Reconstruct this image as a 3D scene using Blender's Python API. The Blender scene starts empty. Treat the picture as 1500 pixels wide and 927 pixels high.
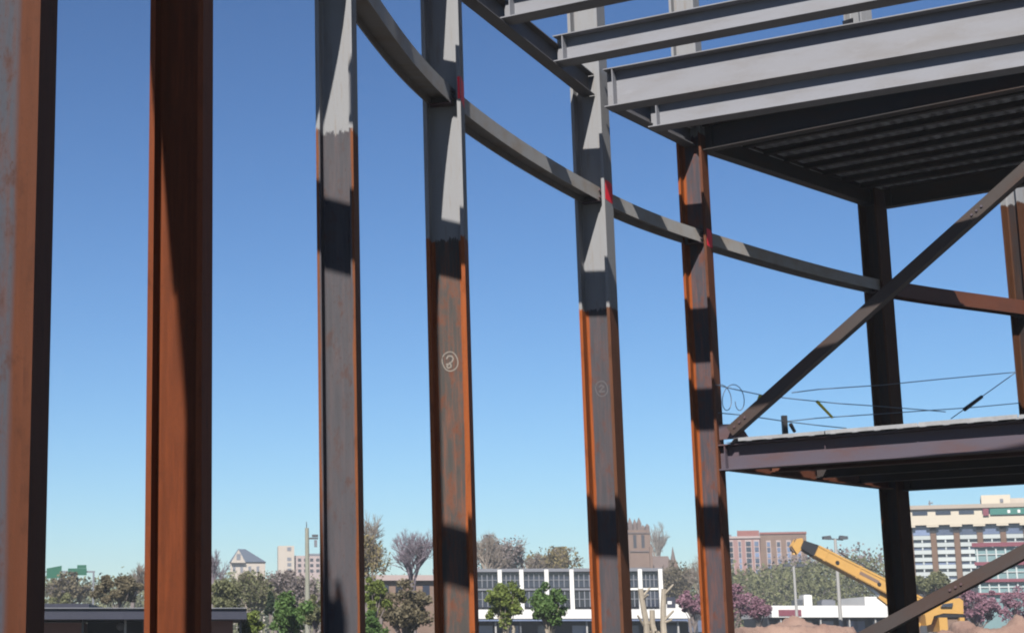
import bpy, math, random
import numpy as np
from mathutils import Vector, Matrix

# ------------------------------------------------------------------ camera, world, sun
SC = bpy.context.scene
COL = SC.collection
U = 0.0072                       # metres per survey unit of the frame
F, PPX, HY = 2600.0, 345.0, 945.0
PITCH = math.radians(11.9)
PPY = HY - F * math.tan(PITCH)
EYE = 1.65
cp, sp = math.cos(PITCH), math.sin(PITCH)

cam = bpy.data.objects.new("camera", bpy.data.cameras.new("camera"))
COL.objects.link(cam)
cam.location = (0, 0, EYE)
cam.rotation_euler = (math.pi / 2 + PITCH, 0, 0)
cam.data.sensor_width = 36
cam.data.lens = F / 1500 * 36
cam.data.shift_x = (750 - PPX) / 1500
cam.data.shift_y = (PPY - 463.5) / 1500
cam.data.clip_end = 6000
SC.camera = cam

SUN_AZ = math.radians(74.2)        # the light travels along (cos, sin) of this angle
SUN_EL = math.radians(41)
sdir = Vector((-math.cos(SUN_AZ) * math.cos(SUN_EL), -math.sin(SUN_AZ) * math.cos(SUN_EL), math.sin(SUN_EL)))
world = bpy.data.worlds.new("World")
SC.world = world
world.use_nodes = True
wn = world.node_tree
wn.nodes.clear()
sky = wn.nodes.new("ShaderNodeTexSky")
sky.sky_type = 'NISHITA'
sky.sun_disc = False
sky.sun_elevation = SUN_EL
sky.sun_rotation = math.atan2(sdir.x, sdir.y) % (2 * math.pi)
sky.air_density = 1.0
sky.dust_density = 0.2
sky.ozone_density = 6.0
bg = wn.nodes.new("ShaderNodeBackground")
bg.inputs[1].default_value = 0.05
wo = wn.nodes.new("ShaderNodeOutputWorld")
gam = wn.nodes.new("ShaderNodeGamma")          # deeper, slide-film blue, the same over the whole sky
gam.inputs[1].default_value = 1.42
nrmz = wn.nodes.new("ShaderNodeVectorMath")
nrmz.operation = 'MULTIPLY'
nrmz.inputs[1].default_value = (0.428, 0.438, 0.424)
wn.links.new(sky.outputs[0], gam.inputs[0])
wn.links.new(gam.outputs[0], nrmz.inputs[0])
wn.links.new(nrmz.outputs[0], bg.inputs[0])
wn.links.new(bg.outputs[0], wo.inputs[0])

sun = bpy.data.objects.new("sun", bpy.data.lights.new("sun", 'SUN'))
COL.objects.link(sun)
sun.data.energy = 5.0
sun.data.angle = math.radians(0.5)
sun.data.color = (1.0, 0.95, 0.87)
sun.rotation_euler = sdir.to_track_quat('Z', 'Y').to_euler()
sun.location = (0, 0, 60)

SC.view_settings.view_transform = 'Standard'
SC.view_settings.look = 'None'
SC.view_settings.gamma = 1.0
SC.view_settings.exposure = 1.15
SC.render.engine = 'CYCLES'
SC.cycles.max_bounces = 6
SC.cycles.filter_width = 2.0

# ------------------------------------------------------------------ pixel helpers (measuring the photograph)
def ray(u, v):
    a, b = (u - PPX) / F, (PPY - v) / F
    return Vector((a, cp - b * sp, sp + b * cp))

def at_h(u, v, h):               # the point of that pixel at height h above the eye (metres)
    d = ray(u, v)
    d = d * (h / d.z)
    return Vector((d.x, d.y, d.z + EYE))

def at_y(u, v, y):               # ... at distance y in front of the camera
    d = ray(u, v)
    d = d * (y / d.y)
    return Vector((d.x, d.y, d.z + EYE))

# ------------------------------------------------------------------ object helpers
def tag(o, label=None, cat=None, group=None, kind=None):
    if label: o["label"] = label
    if cat: o["category"] = cat
    if group: o["group"] = group
    if kind: o["kind"] = kind
    return o

def thing(name, label, cat, loc=(0, 0, 0), rot=(0, 0, 0), group=None):
    o = bpy.data.objects.new(name, None)
    o.empty_display_size = 0.3
    COL.objects.link(o)
    o.location = loc
    o.rotation_euler = rot
    return tag(o, label, cat, group)

class MB:
    """collects faces and links them as one mesh object"""
    def __init__(s):
        s.v, s.f = [], []
    def add(s, vs, fs):
        n = len(s.v)
        s.v += [tuple(p) for p in vs]
        s.f += [tuple(i + n for i in f) for f in fs]
        return s
    def box(s, x0, x1, y0, y1, z0, z1):
        return s.add([(x0, y0, z0), (x1, y0, z0), (x1, y1, z0), (x0, y1, z0), (x0, y0, z1), (x1, y0, z1), (x1, y1, z1), (x0, y1, z1)],
                     [(0, 3, 2, 1), (4, 5, 6, 7), (0, 1, 5, 4), (1, 2, 6, 5), (2, 3, 7, 6), (3, 0, 4, 7)])
    def prism(s, poly, y0, y1):      # polygon in x,z pushed along y
        n = len(poly)
        vs = [(x, y0, z) for x, z in poly] + [(x, y1, z) for x, z in poly]
        fs = [tuple(range(n)), tuple(range(2 * n - 1, n - 1, -1))]
        fs += [(i, i + n, (i + 1) % n + n, (i + 1) % n) for i in range(n)]
        return s.add(vs, fs)
    def prism_z(s, poly, z0, z1):    # polygon in x,y pushed along z
        n = len(poly)
        vs = [(x, y, z0) for x, y in poly] + [(x, y, z1) for x, y in poly]
        fs = [tuple(range(n - 1, -1, -1)), tuple(range(n, 2 * n))]
        fs += [(i, (i + 1) % n, (i + 1) % n + n, i + n) for i in range(n)]
        return s.add(vs, fs)
    def tube(s, p0, p1, r0, r1=None, n=6, cap=True):
        r1 = r0 if r1 is None else r1
        p0, p1 = Vector(p0), Vector(p1)
        d = (p1 - p0)
        if d.length < 1e-6: return s
        d.normalize()
        a = d.orthogonal().normalized()
        b = d.cross(a)
        vs = []
        for p, r in ((p0, r0), (p1, r1)):
            for i in range(n):
                t = 2 * math.pi * i / n
                vs.append(p + a * (r * math.cos(t)) + b * (r * math.sin(t)))
        fs = [(i, (i + 1) % n, (i + 1) % n + n, i + n) for i in range(n)]
        if cap: fs += [tuple(range(n - 1, -1, -1)), tuple(range(n, 2 * n))]
        return s.add(vs, fs)
    def path(s, pts, r, n=5):
        for i in range(len(pts) - 1):
            s.tube(pts[i], pts[i + 1], r, r, n)
        return s
    def mesh(s, name, mat, smooth=False):
        me = bpy.data.meshes.new(name)
        me.from_pydata(s.v, [], s.f)
        me.materials.append(mat)
        if smooth:
            me.polygons.foreach_set("use_smooth", [True] * len(me.polygons))
        me.update()
        return me
    def build(s, name, mat, parent=None, loc=None, smooth=False):
        o = bpy.data.objects.new(name, s.mesh(name, mat, smooth))
        COL.objects.link(o)
        if parent: o.parent = parent
        if loc is not None: o.location = loc
        return o

def put(name, me, parent=None, loc=(0, 0, 0), rot=None, scale=None):
    o = bpy.data.objects.new(name, me)
    COL.objects.link(o)
    o.parent = parent
    o.location = loc
    if rot: o.rotation_euler = rot
    if scale: o.scale = scale
    return o

# ------------------------------------------------------------------ materials
class NT:
    def __init__(s, name):
        s.m = bpy.data.materials.new(name)
        s.m.use_nodes = True
        s.t = s.m.node_tree
        s.b = s.t.nodes["Principled BSDF"]
    def n(s, kind, **kw):
        x = s.t.nodes.new(kind)
        for k, v in kw.items(): setattr(x, k, v)
        return x
    def l(s, a, b): s.t.links.new(a, b)
    def math(s, op, a, b=None, c=None, clamp=False):
        x = s.n("ShaderNodeMath", operation=op, use_clamp=clamp)
        for i, q in enumerate((a, b, c)):
            if q is None: continue
            if isinstance(q, (int, float)): x.inputs[i].default_value = q
            else: s.l(q, x.inputs[i])
        return x.outputs[0]
    def step(s, x, lo, hi):
        q = s.n("ShaderNodeMapRange", interpolation_type='SMOOTHSTEP')
        s.l(x, q.inputs[0])
        q.inputs[1].default_value = lo
        q.inputs[2].default_value = hi
        return q.outputs[0]
    def noise(s, scale=5, detail=4, vec=None, stretch=None, rough=0.55):
        q = s.n("ShaderNodeTexNoise")
        q.inputs["Scale"].default_value = scale
        q.inputs["Detail"].default_value = detail
        q.inputs["Roughness"].default_value = rough
        if vec is not None:
            if stretch:
                mp = s.n("ShaderNodeMapping")
                mp.inputs["Scale"].default_value = stretch
                s.l(vec, mp.inputs[0])
                vec = mp.outputs[0]
            s.l(vec, q.inputs["Vector"])
        return q.outputs[0]
    def mix(s, f, a, b, mode='MIX'):
        x = s.n("ShaderNodeMix", data_type='RGBA', blend_type=mode)
        for i, q in ((0, f), (6, a), (7, b)):
            if isinstance(q, (int, float)): x.inputs[i].default_value = q
            elif isinstance(q, tuple): x.inputs[i].default_value = (*q, 1) if len(q) == 3 else q
            else: s.l(q, x.inputs[i])
        return x.outputs[2]
    def bump(s, h, strength=0.3, dist=0.01):
        b = s.n("ShaderNodeBump")
        b.inputs["Strength"].default_value = strength
        b.inputs["Distance"].default_value = dist
        s.l(h, b.inputs["Height"])
        s.l(b.outputs[0], s.b.inputs["Normal"])

def plain(name, col, rough=0.7, var=0.18, scale=3.0, metallic=0.0, spec=0.3, each=0.0):
    t = NT(name)
    tc = t.n("ShaderNodeTexCoord").outputs["Object"]
    a = t.noise(scale, 5, tc)
    b = t.noise(scale * 9, 3, tc)
    k = t.math('MULTIPLY_ADD', a, 2 * var, 1 - var)
    k2 = t.math('MULTIPLY_ADD', b, var, 1 - var / 2)
    k = t.math('MULTIPLY', k, k2)
    if each:
        k = t.math('MULTIPLY', k, t.math('MULTIPLY_ADD', t.n('ShaderNodeObjectInfo').outputs['Random'], 2 * each, 1 - each))
    rgb = t.n("ShaderNodeCombineColor")
    for i in range(3): t.l(k, rgb.inputs[i])
    t.l(t.mix(1.0, tuple(col), rgb.outputs[0], 'MULTIPLY'), t.b.inputs["Base Color"])
    t.b.inputs["Roughness"].default_value = rough
    t.b.inputs["Metallic"].default_value = metallic
    t.b.inputs["Specular IOR Level"].default_value = spec
    return t.m

PRIMER = (0.164, 0.166, 0.174)
def steel(name, mill, rust, zthr=None, edge=(0.62, 0.80), rust_amt=0.35, half=0.16, dark=(0.022, 0.010, 0.007)):
    """weathering steel: mill scale in the middle of the web, orange rust along the fillets, shop primer above zthr"""
    t = NT(name)
    tc = t.n("ShaderNodeTexCoord").outputs["Object"]
    sx = t.n("ShaderNodeSeparateXYZ")
    t.l(tc, sx.inputs[0])
    big = t.noise(3.2, 5, tc, (1.0, 1.0, 0.35))
    streak = t.noise(9.0, 7, tc, (1.6, 2.4, 0.16), 0.66)
    blot = t.noise(7.5, 7, tc, (1, 1, 0.55), 0.68)
    fine = t.noise(55.0, 5, tc, (1, 1, 0.6), 0.7)
    e = t.math('DIVIDE', t.math('ABSOLUTE', sx.outputs[1]), half)
    e = t.math('ADD', e, t.math('MULTIPLY_ADD', streak, 0.30, -0.15))
    em = t.step(e, *edge)
    sm = t.math('MULTIPLY', t.step(t.math('MULTIPLY_ADD', fine, 0.25, streak), 0.56, 0.80), rust_amt)
    bm_ = t.math('MULTIPLY', t.step(t.math('MULTIPLY_ADD', blot, 0.6, t.math('MULTIPLY', big, 0.5)), 0.53, 0.66), rust_amt)
    r = t.math('MAXIMUM', em, t.math('MAXIMUM', sm, bm_))
    c = t.mix(r, tuple(mill), tuple(rust))
    c = t.mix(t.math('MULTIPLY', t.step(fine, 0.55, 0.78), 0.55), c, dark)
    c = t.mix(t.math('MULTIPLY', t.step(blot, 0.52, 0.70), 0.45), c, tuple(x * 0.42 for x in rust))
    k = t.math('MULTIPLY_ADD', streak, 0.75, 0.62)
    rgb = t.n("ShaderNodeCombineColor")
    for i in range(3): t.l(k, rgb.inputs[i])
    c = t.mix(1.0, c, rgb.outputs[0], 'MULTIPLY')
    if zthr is not None:
        z = t.math('ADD', sx.outputs[2], t.math('ADD', t.math('MULTIPLY_ADD', fine, 0.12, -0.06), t.math('MULTIPLY_ADD', streak, 0.16, -0.08)))
        pm = t.step(z, zthr - 0.012, zthr + 0.012)
        pc = t.mix(t.step(t.math('MULTIPLY_ADD', fine, 0.2, streak), 0.60, 0.85), PRIMER, (0.14, 0.12, 0.103))
        pc = t.mix(t.math('MULTIPLY', big, 0.25), pc, (0.135, 0.138, 0.148))
        c = t.mix(pm, c, pc)
    t.l(c, t.b.inputs["Base Color"])
    t.b.inputs["Roughness"].default_value = 0.72
    t.b.inputs["Specular IOR Level"].default_value = 0.12
    t.bump(fine, 0.4, 0.003)
    return t.m

def painted_steel(name, base, blush, amount=0.5):
    """primed beam with a rusty blush and scuffs along its length (x)"""
    t = NT(name)
    tc = t.n("ShaderNodeTexCoord").outputs["Object"]
    a = t.noise(2.0, 6, tc, (0.5, 1.5, 2.0))
    f = t.noise(38, 5, tc, (0.5, 1, 1), 0.7)
    m = t.math('MULTIPLY', t.step(t.math('MULTIPLY_ADD', f, 0.22, a), 0.50, 0.82), amount)
    c = t.mix(m, tuple(base), tuple(blush))
    c = t.mix(t.math('MULTIPLY', t.step(f, 0.60, 0.8), 0.35), c, tuple(x * 0.55 for x in base))
    w = t.noise(6.5, 7, tc, (0.35, 1.3, 2.2), 0.7)
    c = t.mix(t.math('MULTIPLY', t.step(w, 0.56, 0.70), 0.30), c, tuple(min(1.0, x * 1.35) for x in base))
    c = t.mix(t.math('MULTIPLY', t.step(w, 0.36, 0.28), 0.35), c, tuple(x * 0.62 for x in base))
    t.l(c, t.b.inputs["Base Color"])
    t.b.inputs["Roughness"].default_value = 0.6
    t.b.inputs["Specular IOR Level"].default_value = 0.3
    t.bump(f, 0.15, 0.002)
    return t.m

def leafmat(name, a, b, c=None):
    t = NT(name)
    g = t.n("ShaderNodeNewGeometry")
    n = t.noise(0.55, 3, g.outputs["Position"])
    m = t.math('MULTIPLY_ADD', n, 0.9, t.math('MULTIPLY_ADD', g.outputs["Random Per Island"], 0.6, -0.28), clamp=True)
    col = t.mix(m, tuple(a), tuple(b))
    t.l(col, t.b.inputs["Base Color"])
    t.b.inputs["Roughness"].default_value = 0.65
    t.b.inputs["Specular IOR Level"].default_value = 0.2
    tr = t.n("ShaderNodeBsdfTranslucent")
    t.l(col, tr.inputs[0])
    ms = t.n("ShaderNodeMixShader")
    ms.inputs[0].default_value = 0.30
    t.l(t.b.outputs[0], ms.inputs[1])
    t.l(tr.outputs[0], ms.inputs[2])
    t.l(ms.outputs[0], t.t.nodes["Material Output"].inputs[0])
    return t.m

MILL = (0.0426, 0.0410, 0.0476)
ORANGE = (0.165, 0.042, 0.010)
ZP = 600 * U + EYE
M = {}
M['col1'] = steel('steel_blue_scale', (0.036, 0.039, 0.050), (0.056, 0.018, 0.008), None, (0.22, 0.50), 0.55)
M['col2'] = steel('steel_deep_rust', (0.0722, 0.0172, 0.0049), (0.0984, 0.0238, 0.0066), None, (0.5, 0.9), 0.6)
M['col3'] = steel('steel_grey_scale', (0.0459, 0.0443, 0.0508), (0.1066, 0.0344, 0.0123), 588 * U + EYE, (0.80, 0.90), 0.10)
M['col4'] = steel('steel_orange_rust', (0.0426, 0.0394, 0.0377), ORANGE, 582 * U + EYE, (0.76, 0.82), 0.38)
M['col5'] = steel('steel_mixed_rust', MILL, ORANGE, 590 * U + EYE, (0.74, 0.82), 0.12)
M['col5b'] = steel('steel_brown_rust', (0.0476, 0.0369, 0.0344), (0.0697, 0.0279, 0.0139), 590 * U + EYE, (0.3, 1.3), 0.5)
M['col6b'] = steel('steel_brown_red_rust', (0.0451, 0.0295, 0.0246), (0.0820, 0.0279, 0.0131), 1010 * U + EYE, (0.3, 1.3), 0.5)
M['col6'] = steel('steel_bright_rust', (0.0410, 0.0385, 0.0476), (0.1640, 0.0410, 0.0082), 1010 * U + EYE, (0.60, 0.74), 0.3)
M['col7'] = steel('steel_shaded_rust', (0.0230, 0.0180, 0.0180), (0.0451, 0.0180, 0.0082), 1062 * U + EYE, (0.6, 0.9), 0.4)  # rust darkened further, shade under the decks put into the colour
M['primer'] = painted_steel('primed_steel', (0.1517, 0.1558, 0.1755), (0.1189, 0.1107, 0.1082), 0.5)
M['girt'] = painted_steel('primed_girt_steel', (0.20, 0.198, 0.20), (0.165, 0.115, 0.075), 0.5)
M['spandrel'] = painted_steel('shaded_primed_spandrel_steel', (0.0820, 0.0820, 0.0902), (0.0697, 0.0451, 0.0287), 0.5)  # primer darkened, the spandrels' shade is put into the colour
M['rustbeam'] = painted_steel('rusty_beam_steel', (0.0590, 0.0492, 0.0656), (0.0820, 0.0279, 0.0115), 0.45)
M['redbeam'] = painted_steel('red_rusty_girt_steel', (0.0738, 0.0246, 0.0131), (0.0451, 0.0180, 0.0115), 0.5)
M['brace'] = painted_steel('rusty_brace_steel', (0.036, 0.029, 0.028), (0.045, 0.021, 0.013), 0.6)
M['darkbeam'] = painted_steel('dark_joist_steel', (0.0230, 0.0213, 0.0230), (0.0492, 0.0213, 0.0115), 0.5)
M['galv'] = plain('galvanised_deck', (0.22, 0.225, 0.24), 0.5, 0.9, 4.5, 0.0, 0.5)
M['galvbright'] = plain('galvanised_edge', (0.2460, 0.2460, 0.2542), 0.4, 0.35, 6.0, 0.2, 0.5)
M['red'] = plain('red_marking_paint', (0.6150, 0.0098, 0.0287), 0.6, 0.15, 20)
M['chalk'] = plain('white_chalk', (0.1640, 0.1476, 0.1312), 0.95, 0.3, 60)
M['chalkfaint'] = plain('faint_chalk', (0.0738, 0.0697, 0.0754), 0.95, 0.3, 60)
M['cable'] = plain('steel_cable', (0.0738, 0.0902, 0.1148), 0.5, 0.1)
M['black'] = plain('black_paint', (0.0123, 0.0123, 0.0148), 0.5, 0.2)
M['yellowtag'] = plain('yellow_webbing', (0.4510, 0.4100, 0.0492), 0.7, 0.2, 30)
M['white'] = plain('white_concrete', (0.44, 0.435, 0.425), 0.7, 0.06, 0.6)
M['glass'] = plain('dark_glass', (0.0148, 0.0180, 0.0287), 0.08, 0.2, 0.5, 0.0, 0.6, each=0.6)
M['blueglass'] = plain('blue_glass', (0.0779, 0.0984, 0.1558), 0.15, 0.2, 0.5, 0.0, 0.6, each=0.6)
M['mullion'] = plain('grey_mullion', (0.1066, 0.1107, 0.1271), 0.5, 0.1)
M['dark'] = plain('dark_recess', (0.0246, 0.0262, 0.0328), 0.7, 0.2)
M['brick'] = plain('pink_brick', (0.1886, 0.1107, 0.1025), 0.85, 0.12, 0.4)
M['brickred'] = plain('red_brick', (0.1640, 0.0697, 0.0615), 0.85, 0.12, 0.4)
M['bandstone'] = plain('pale_band', (0.2460, 0.1968, 0.1886), 0.8, 0.1, 0.5)
M['stone'] = plain('brown_sandstone', (0.1271, 0.0861, 0.0672), 0.9, 0.2, 0.5)
M['slate'] = plain('brown_slate', (0.0984, 0.0738, 0.0672), 0.85, 0.2, 0.6)
M['cream'] = plain('cream_concrete', (0.3444, 0.3075, 0.2501), 0.75, 0.06, 0.5)
M['tan'] = plain('tan_coping', (0.2378, 0.2050, 0.1722), 0.8, 0.08, 0.5)
M['pier'] = plain('brown_pier_brick', (0.1066, 0.0656, 0.0451), 0.85, 0.12, 0.7)
M['spandrelpanel'] = plain('pale_spandrel_panel', (0.2952, 0.3198, 0.3198), 0.5, 0.06, 0.5, each=0.12)
M['teal'] = plain('teal_glass', (0.1148, 0.1763, 0.1845), 0.2, 0.12, 0.5, 0, 0.5)
M['redband'] = plain('red_band_panel', (0.1230, 0.0328, 0.0476), 0.6, 0.12, 0.8)
M['greensign'] = plain('green_sign_sheet', (0.0033, 0.0615, 0.0344), 0.5, 0.15, 1.0)
M['greenhotel'] = plain('teal_green_sign', (0.0246, 0.1066, 0.0902), 0.5, 0.1, 1.0)
M['canopy'] = plain('navy_canopy_metal', (0.0180, 0.0197, 0.0328), 0.5, 0.2, 0.7)
M['pinkwall'] = plain('dusty_pink_brick', (0.1640, 0.0861, 0.0779), 0.9, 0.12, 0.9)
M['bluegreyroof'] = plain('blue_grey_roof', (0.0574, 0.0697, 0.0943), 0.5, 0.12, 0.4)
M['palestone'] = plain('pale_limestone', (0.2952, 0.2583, 0.2214), 0.8, 0.08, 0.4)
M['pole'] = plain('pale_grey_pole', (0.2214, 0.2173, 0.2132), 0.6, 0.1, 2)
M['woodpole'] = plain('weathered_wood_pole', (0.1640, 0.1640, 0.1353), 0.85, 0.2, 2)
M['lamphead'] = plain('dark_lamp_housing', (0.0492, 0.0533, 0.0615), 0.5, 0.1)
M['yellow'] = plain('crane_yellow', (0.3280, 0.1845, 0.0476), 0.45, 0.14, 1.5, 0, 0.45)
M['tyre'] = plain('rubber', (0.0164, 0.0164, 0.0164), 0.85, 0.1)
M['carwhite'] = plain('white_car_paint', (0.6150, 0.6150, 0.6232), 0.25, 0.04, 1, 0, 0.6)
M['carblue'] = plain('dark_blue_car_paint', (0.0246, 0.0369, 0.0820), 0.25, 0.08, 1, 0, 0.6)
M['carblack'] = plain('black_car_paint', (0.0164, 0.0164, 0.0205), 0.25, 0.08, 1, 0, 0.6)
M['carsilver'] = plain('silver_car_paint', (0.3444, 0.3526, 0.3690), 0.3, 0.05, 1, 0.4, 0.6)
M['bark'] = plain('grey_brown_bark', (0.1230, 0.1025, 0.0984), 0.9, 0.25, 4)
M['palebark'] = plain('pale_bark', (0.2132, 0.1845, 0.1476), 0.9, 0.4, 4)
M['purpletwig'] = plain('purple_grey_twigs', (0.1312, 0.1107, 0.1312), 0.9, 0.15, 1)
M['tantwig'] = plain('tan_twigs', (0.1476, 0.1230, 0.1025), 0.9, 0.15, 1)
M['leaf_bright'] = leafmat('fresh_green_leaves', (0.0426, 0.0877, 0.0238), (0.1017, 0.1599, 0.0476))
M['leaf_lime'] = leafmat('yellow_green_leaves', (0.0640, 0.0959, 0.0213), (0.1599, 0.1861, 0.0451))
M['leaf_olive'] = leafmat('olive_spring_leaves', (0.0804, 0.0877, 0.0451), (0.1656, 0.1656, 0.0812))
M['leaf_brown'] = leafmat('brown_green_buds', (0.0771, 0.0664, 0.0426), (0.1443, 0.1197, 0.0722))
M['leaf_gold'] = leafmat('golden_buds', (0.1173, 0.0935, 0.0451), (0.2025, 0.1656, 0.0722))
M['leaf_mauve'] = leafmat('mauve_grey_buds', (0.1337, 0.1123, 0.1123), (0.2132, 0.1812, 0.1763))
M['blossom'] = leafmat('pink_blossom', (0.1443, 0.0697, 0.0959), (0.2772, 0.1599, 0.2025))
M['conifer'] = leafmat('dark_conifer_needles', (0.0164, 0.0287, 0.0180), (0.0410, 0.0574, 0.0328))

def ground_mat():
    t = NT('bare_earth')
    g = t.n("ShaderNodeNewGeometry").outputs["Position"]
    a, b = t.noise(0.05, 6, g), t.noise(1.7, 6, g)
    c = t.mix(t.step(a, 0.35, 0.65), (0.046, 0.043, 0.040), (0.062, 0.056, 0.050))
    c = t.mix(t.math('MULTIPLY', b, 0.6), c, (0.034, 0.031, 0.029))
    t.l(c, t.b.inputs["Base Color"])
    t.b.inputs["Roughness"].default_value = 0.95
    t.bump(b, 0.6, 0.08)
    return t.m
M['earth'] = ground_mat()
def mound_mat():
    t = NT('dug_earth')
    g = t.n("ShaderNodeNewGeometry").outputs["Position"]
    a, b = t.noise(0.7, 6, g), t.noise(5.0, 6, g, None, 0.7)
    c = t.mix(t.step(a, 0.35, 0.65), (0.15, 0.09, 0.07), (0.20, 0.13, 0.10))
    c = t.mix(t.math('MULTIPLY', t.step(b, 0.5, 0.8), 0.7), c, (0.10, 0.055, 0.045))
    t.l(c, t.b.inputs["Base Color"])
    t.b.inputs["Roughness"].default_value = 0.95
    t.bump(b, 0.7, 0.10)
    return t.m
M['mound'] = mound_mat()

# ------------------------------------------------------------------ ground
def build_ground():
    n, R = 40, 900.0
    mb = MB()
    rs = [0, 30, 60, 120, 300, 600, R]
    vs, fs = [(0, 0, 0)], []
    for r in rs[1:]:
        vs += [(r * math.cos(2 * math.pi * i / n), r * math.sin(2 * math.pi * i / n), 0) for i in range(n)]
    fs += [(0, 1 + i, 1 + (i + 1) % n) for i in range(n)]
    for k in range(len(rs) - 2):
        a, b = 1 + k * n, 1 + (k + 1) * n
        fs += [(a + i, b + i, b + (i + 1) % n, a + (i + 1) % n) for i in range(n)]
    mb.add(vs, fs)
    tag(mb.build('ground', M['earth']), kind='structure')
build_ground()

# ------------------------------------------------------------------ steel frame: where the columns stand
GIRT = 800 * U
colxy = {}
for k, (u, v) in {3: (491, -40), 4: (650, 155), 5: (870, 297), 6: (1021, 357), 7: (1287, 428), 8: (1501, 460)}.items():
    p = at_h(u, v, 788 * U)
    colxy[k] = Vector((p.x, p.y))
for k, (u, yy) in {0: (-175, 800 * U), 1: (-12, 1140 * U), 2: (261, 1638 * U)}.items():
    p = at_y(u, 900, yy)
    colxy[k] = Vector((p.x, p.y))
KS = list(range(0, 9))
Tang = {}
for k in KS:
    a, b = colxy[max(0, k - 1)], colxy[min(8, k + 1)]
    Tang[k] = math.atan2(b.y - a.y, b.x - a.x)
Tang.update({1: math.radians(83), 2: math.radians(79), 3: math.radians(77), 4: math.radians(76), 5: math.radians(61), 6: math.radians(58)})
def nrm(k): return Vector((-math.sin(Tang[k]), math.cos(Tang[k])))   # outward
CD, CB, TF, TW = 0.405, 0.36, 0.040, 0.024
TOP = 1500 * U + EYE

def ribbon(pts, w):
    """flat strip in the y,z plane along a polyline"""
    mb = MB()
    for i in range(len(pts) - 1):
        p, q = Vector(pts[i]), Vector(pts[i + 1])
        d = (q - p)
        if d.length < 1e-5: continue
        d.normalize()
        n = Vector((-d.y, d.x)) * w / 2
        e = d * w * 0.25
        a = [p - n - e, p + n - e, q + n + e, q - n + e]
        mb.add([(0, x.x, x.y) for x in a] + [(0.0012, x.x, x.y) for x in a],
               [(0, 1, 2, 3), (7, 6, 5, 4), (0, 4, 5, 1), (1, 5, 6, 2), (2, 6, 7, 3), (3, 7, 4, 0)])
    return mb

col_label = {
    0: 'steel column out of view to the left, next along the curve',
    1: 'steel column with blue-grey scaly face, cut by the left edge of the picture',
    2: 'dark red rusty steel column with a long slanting shadow, standing alone',
    3: 'grey-faced steel column without red mark or chalk ring, where the curved beam leaves the top of the picture',
    4: 'orange streaked steel column with bold chalk ring and red paint mark',
    5: 'steel column with faint chalk ring and red mark, carrying the big roof beam',
    6: 'rusty steel column carrying the corner of both decks, with a red paint mark',
    7: 'near-black steel column crossed by both rusty diagonal braces',
    8: 'brown rusty steel column at the right edge of the picture, end of the rusty red girt',
}
SECT = {k: (0.405, 0.36, 0.040, 0.024) for k in KS}
SECT[2] = (0.375, 0.335, 0.038, 0.022)
SECT[7] = (0.34, 0.31, 0.036, 0.022)
SECT[6] = (0.365, 0.30, 0.036, 0.022)
SECT[8] = (0.36, 0.30, 0.036, 0.022)
SECT[3] = (0.315, 0.28, 0.034, 0.020)
colobj = {}
FULL = TOP
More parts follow.
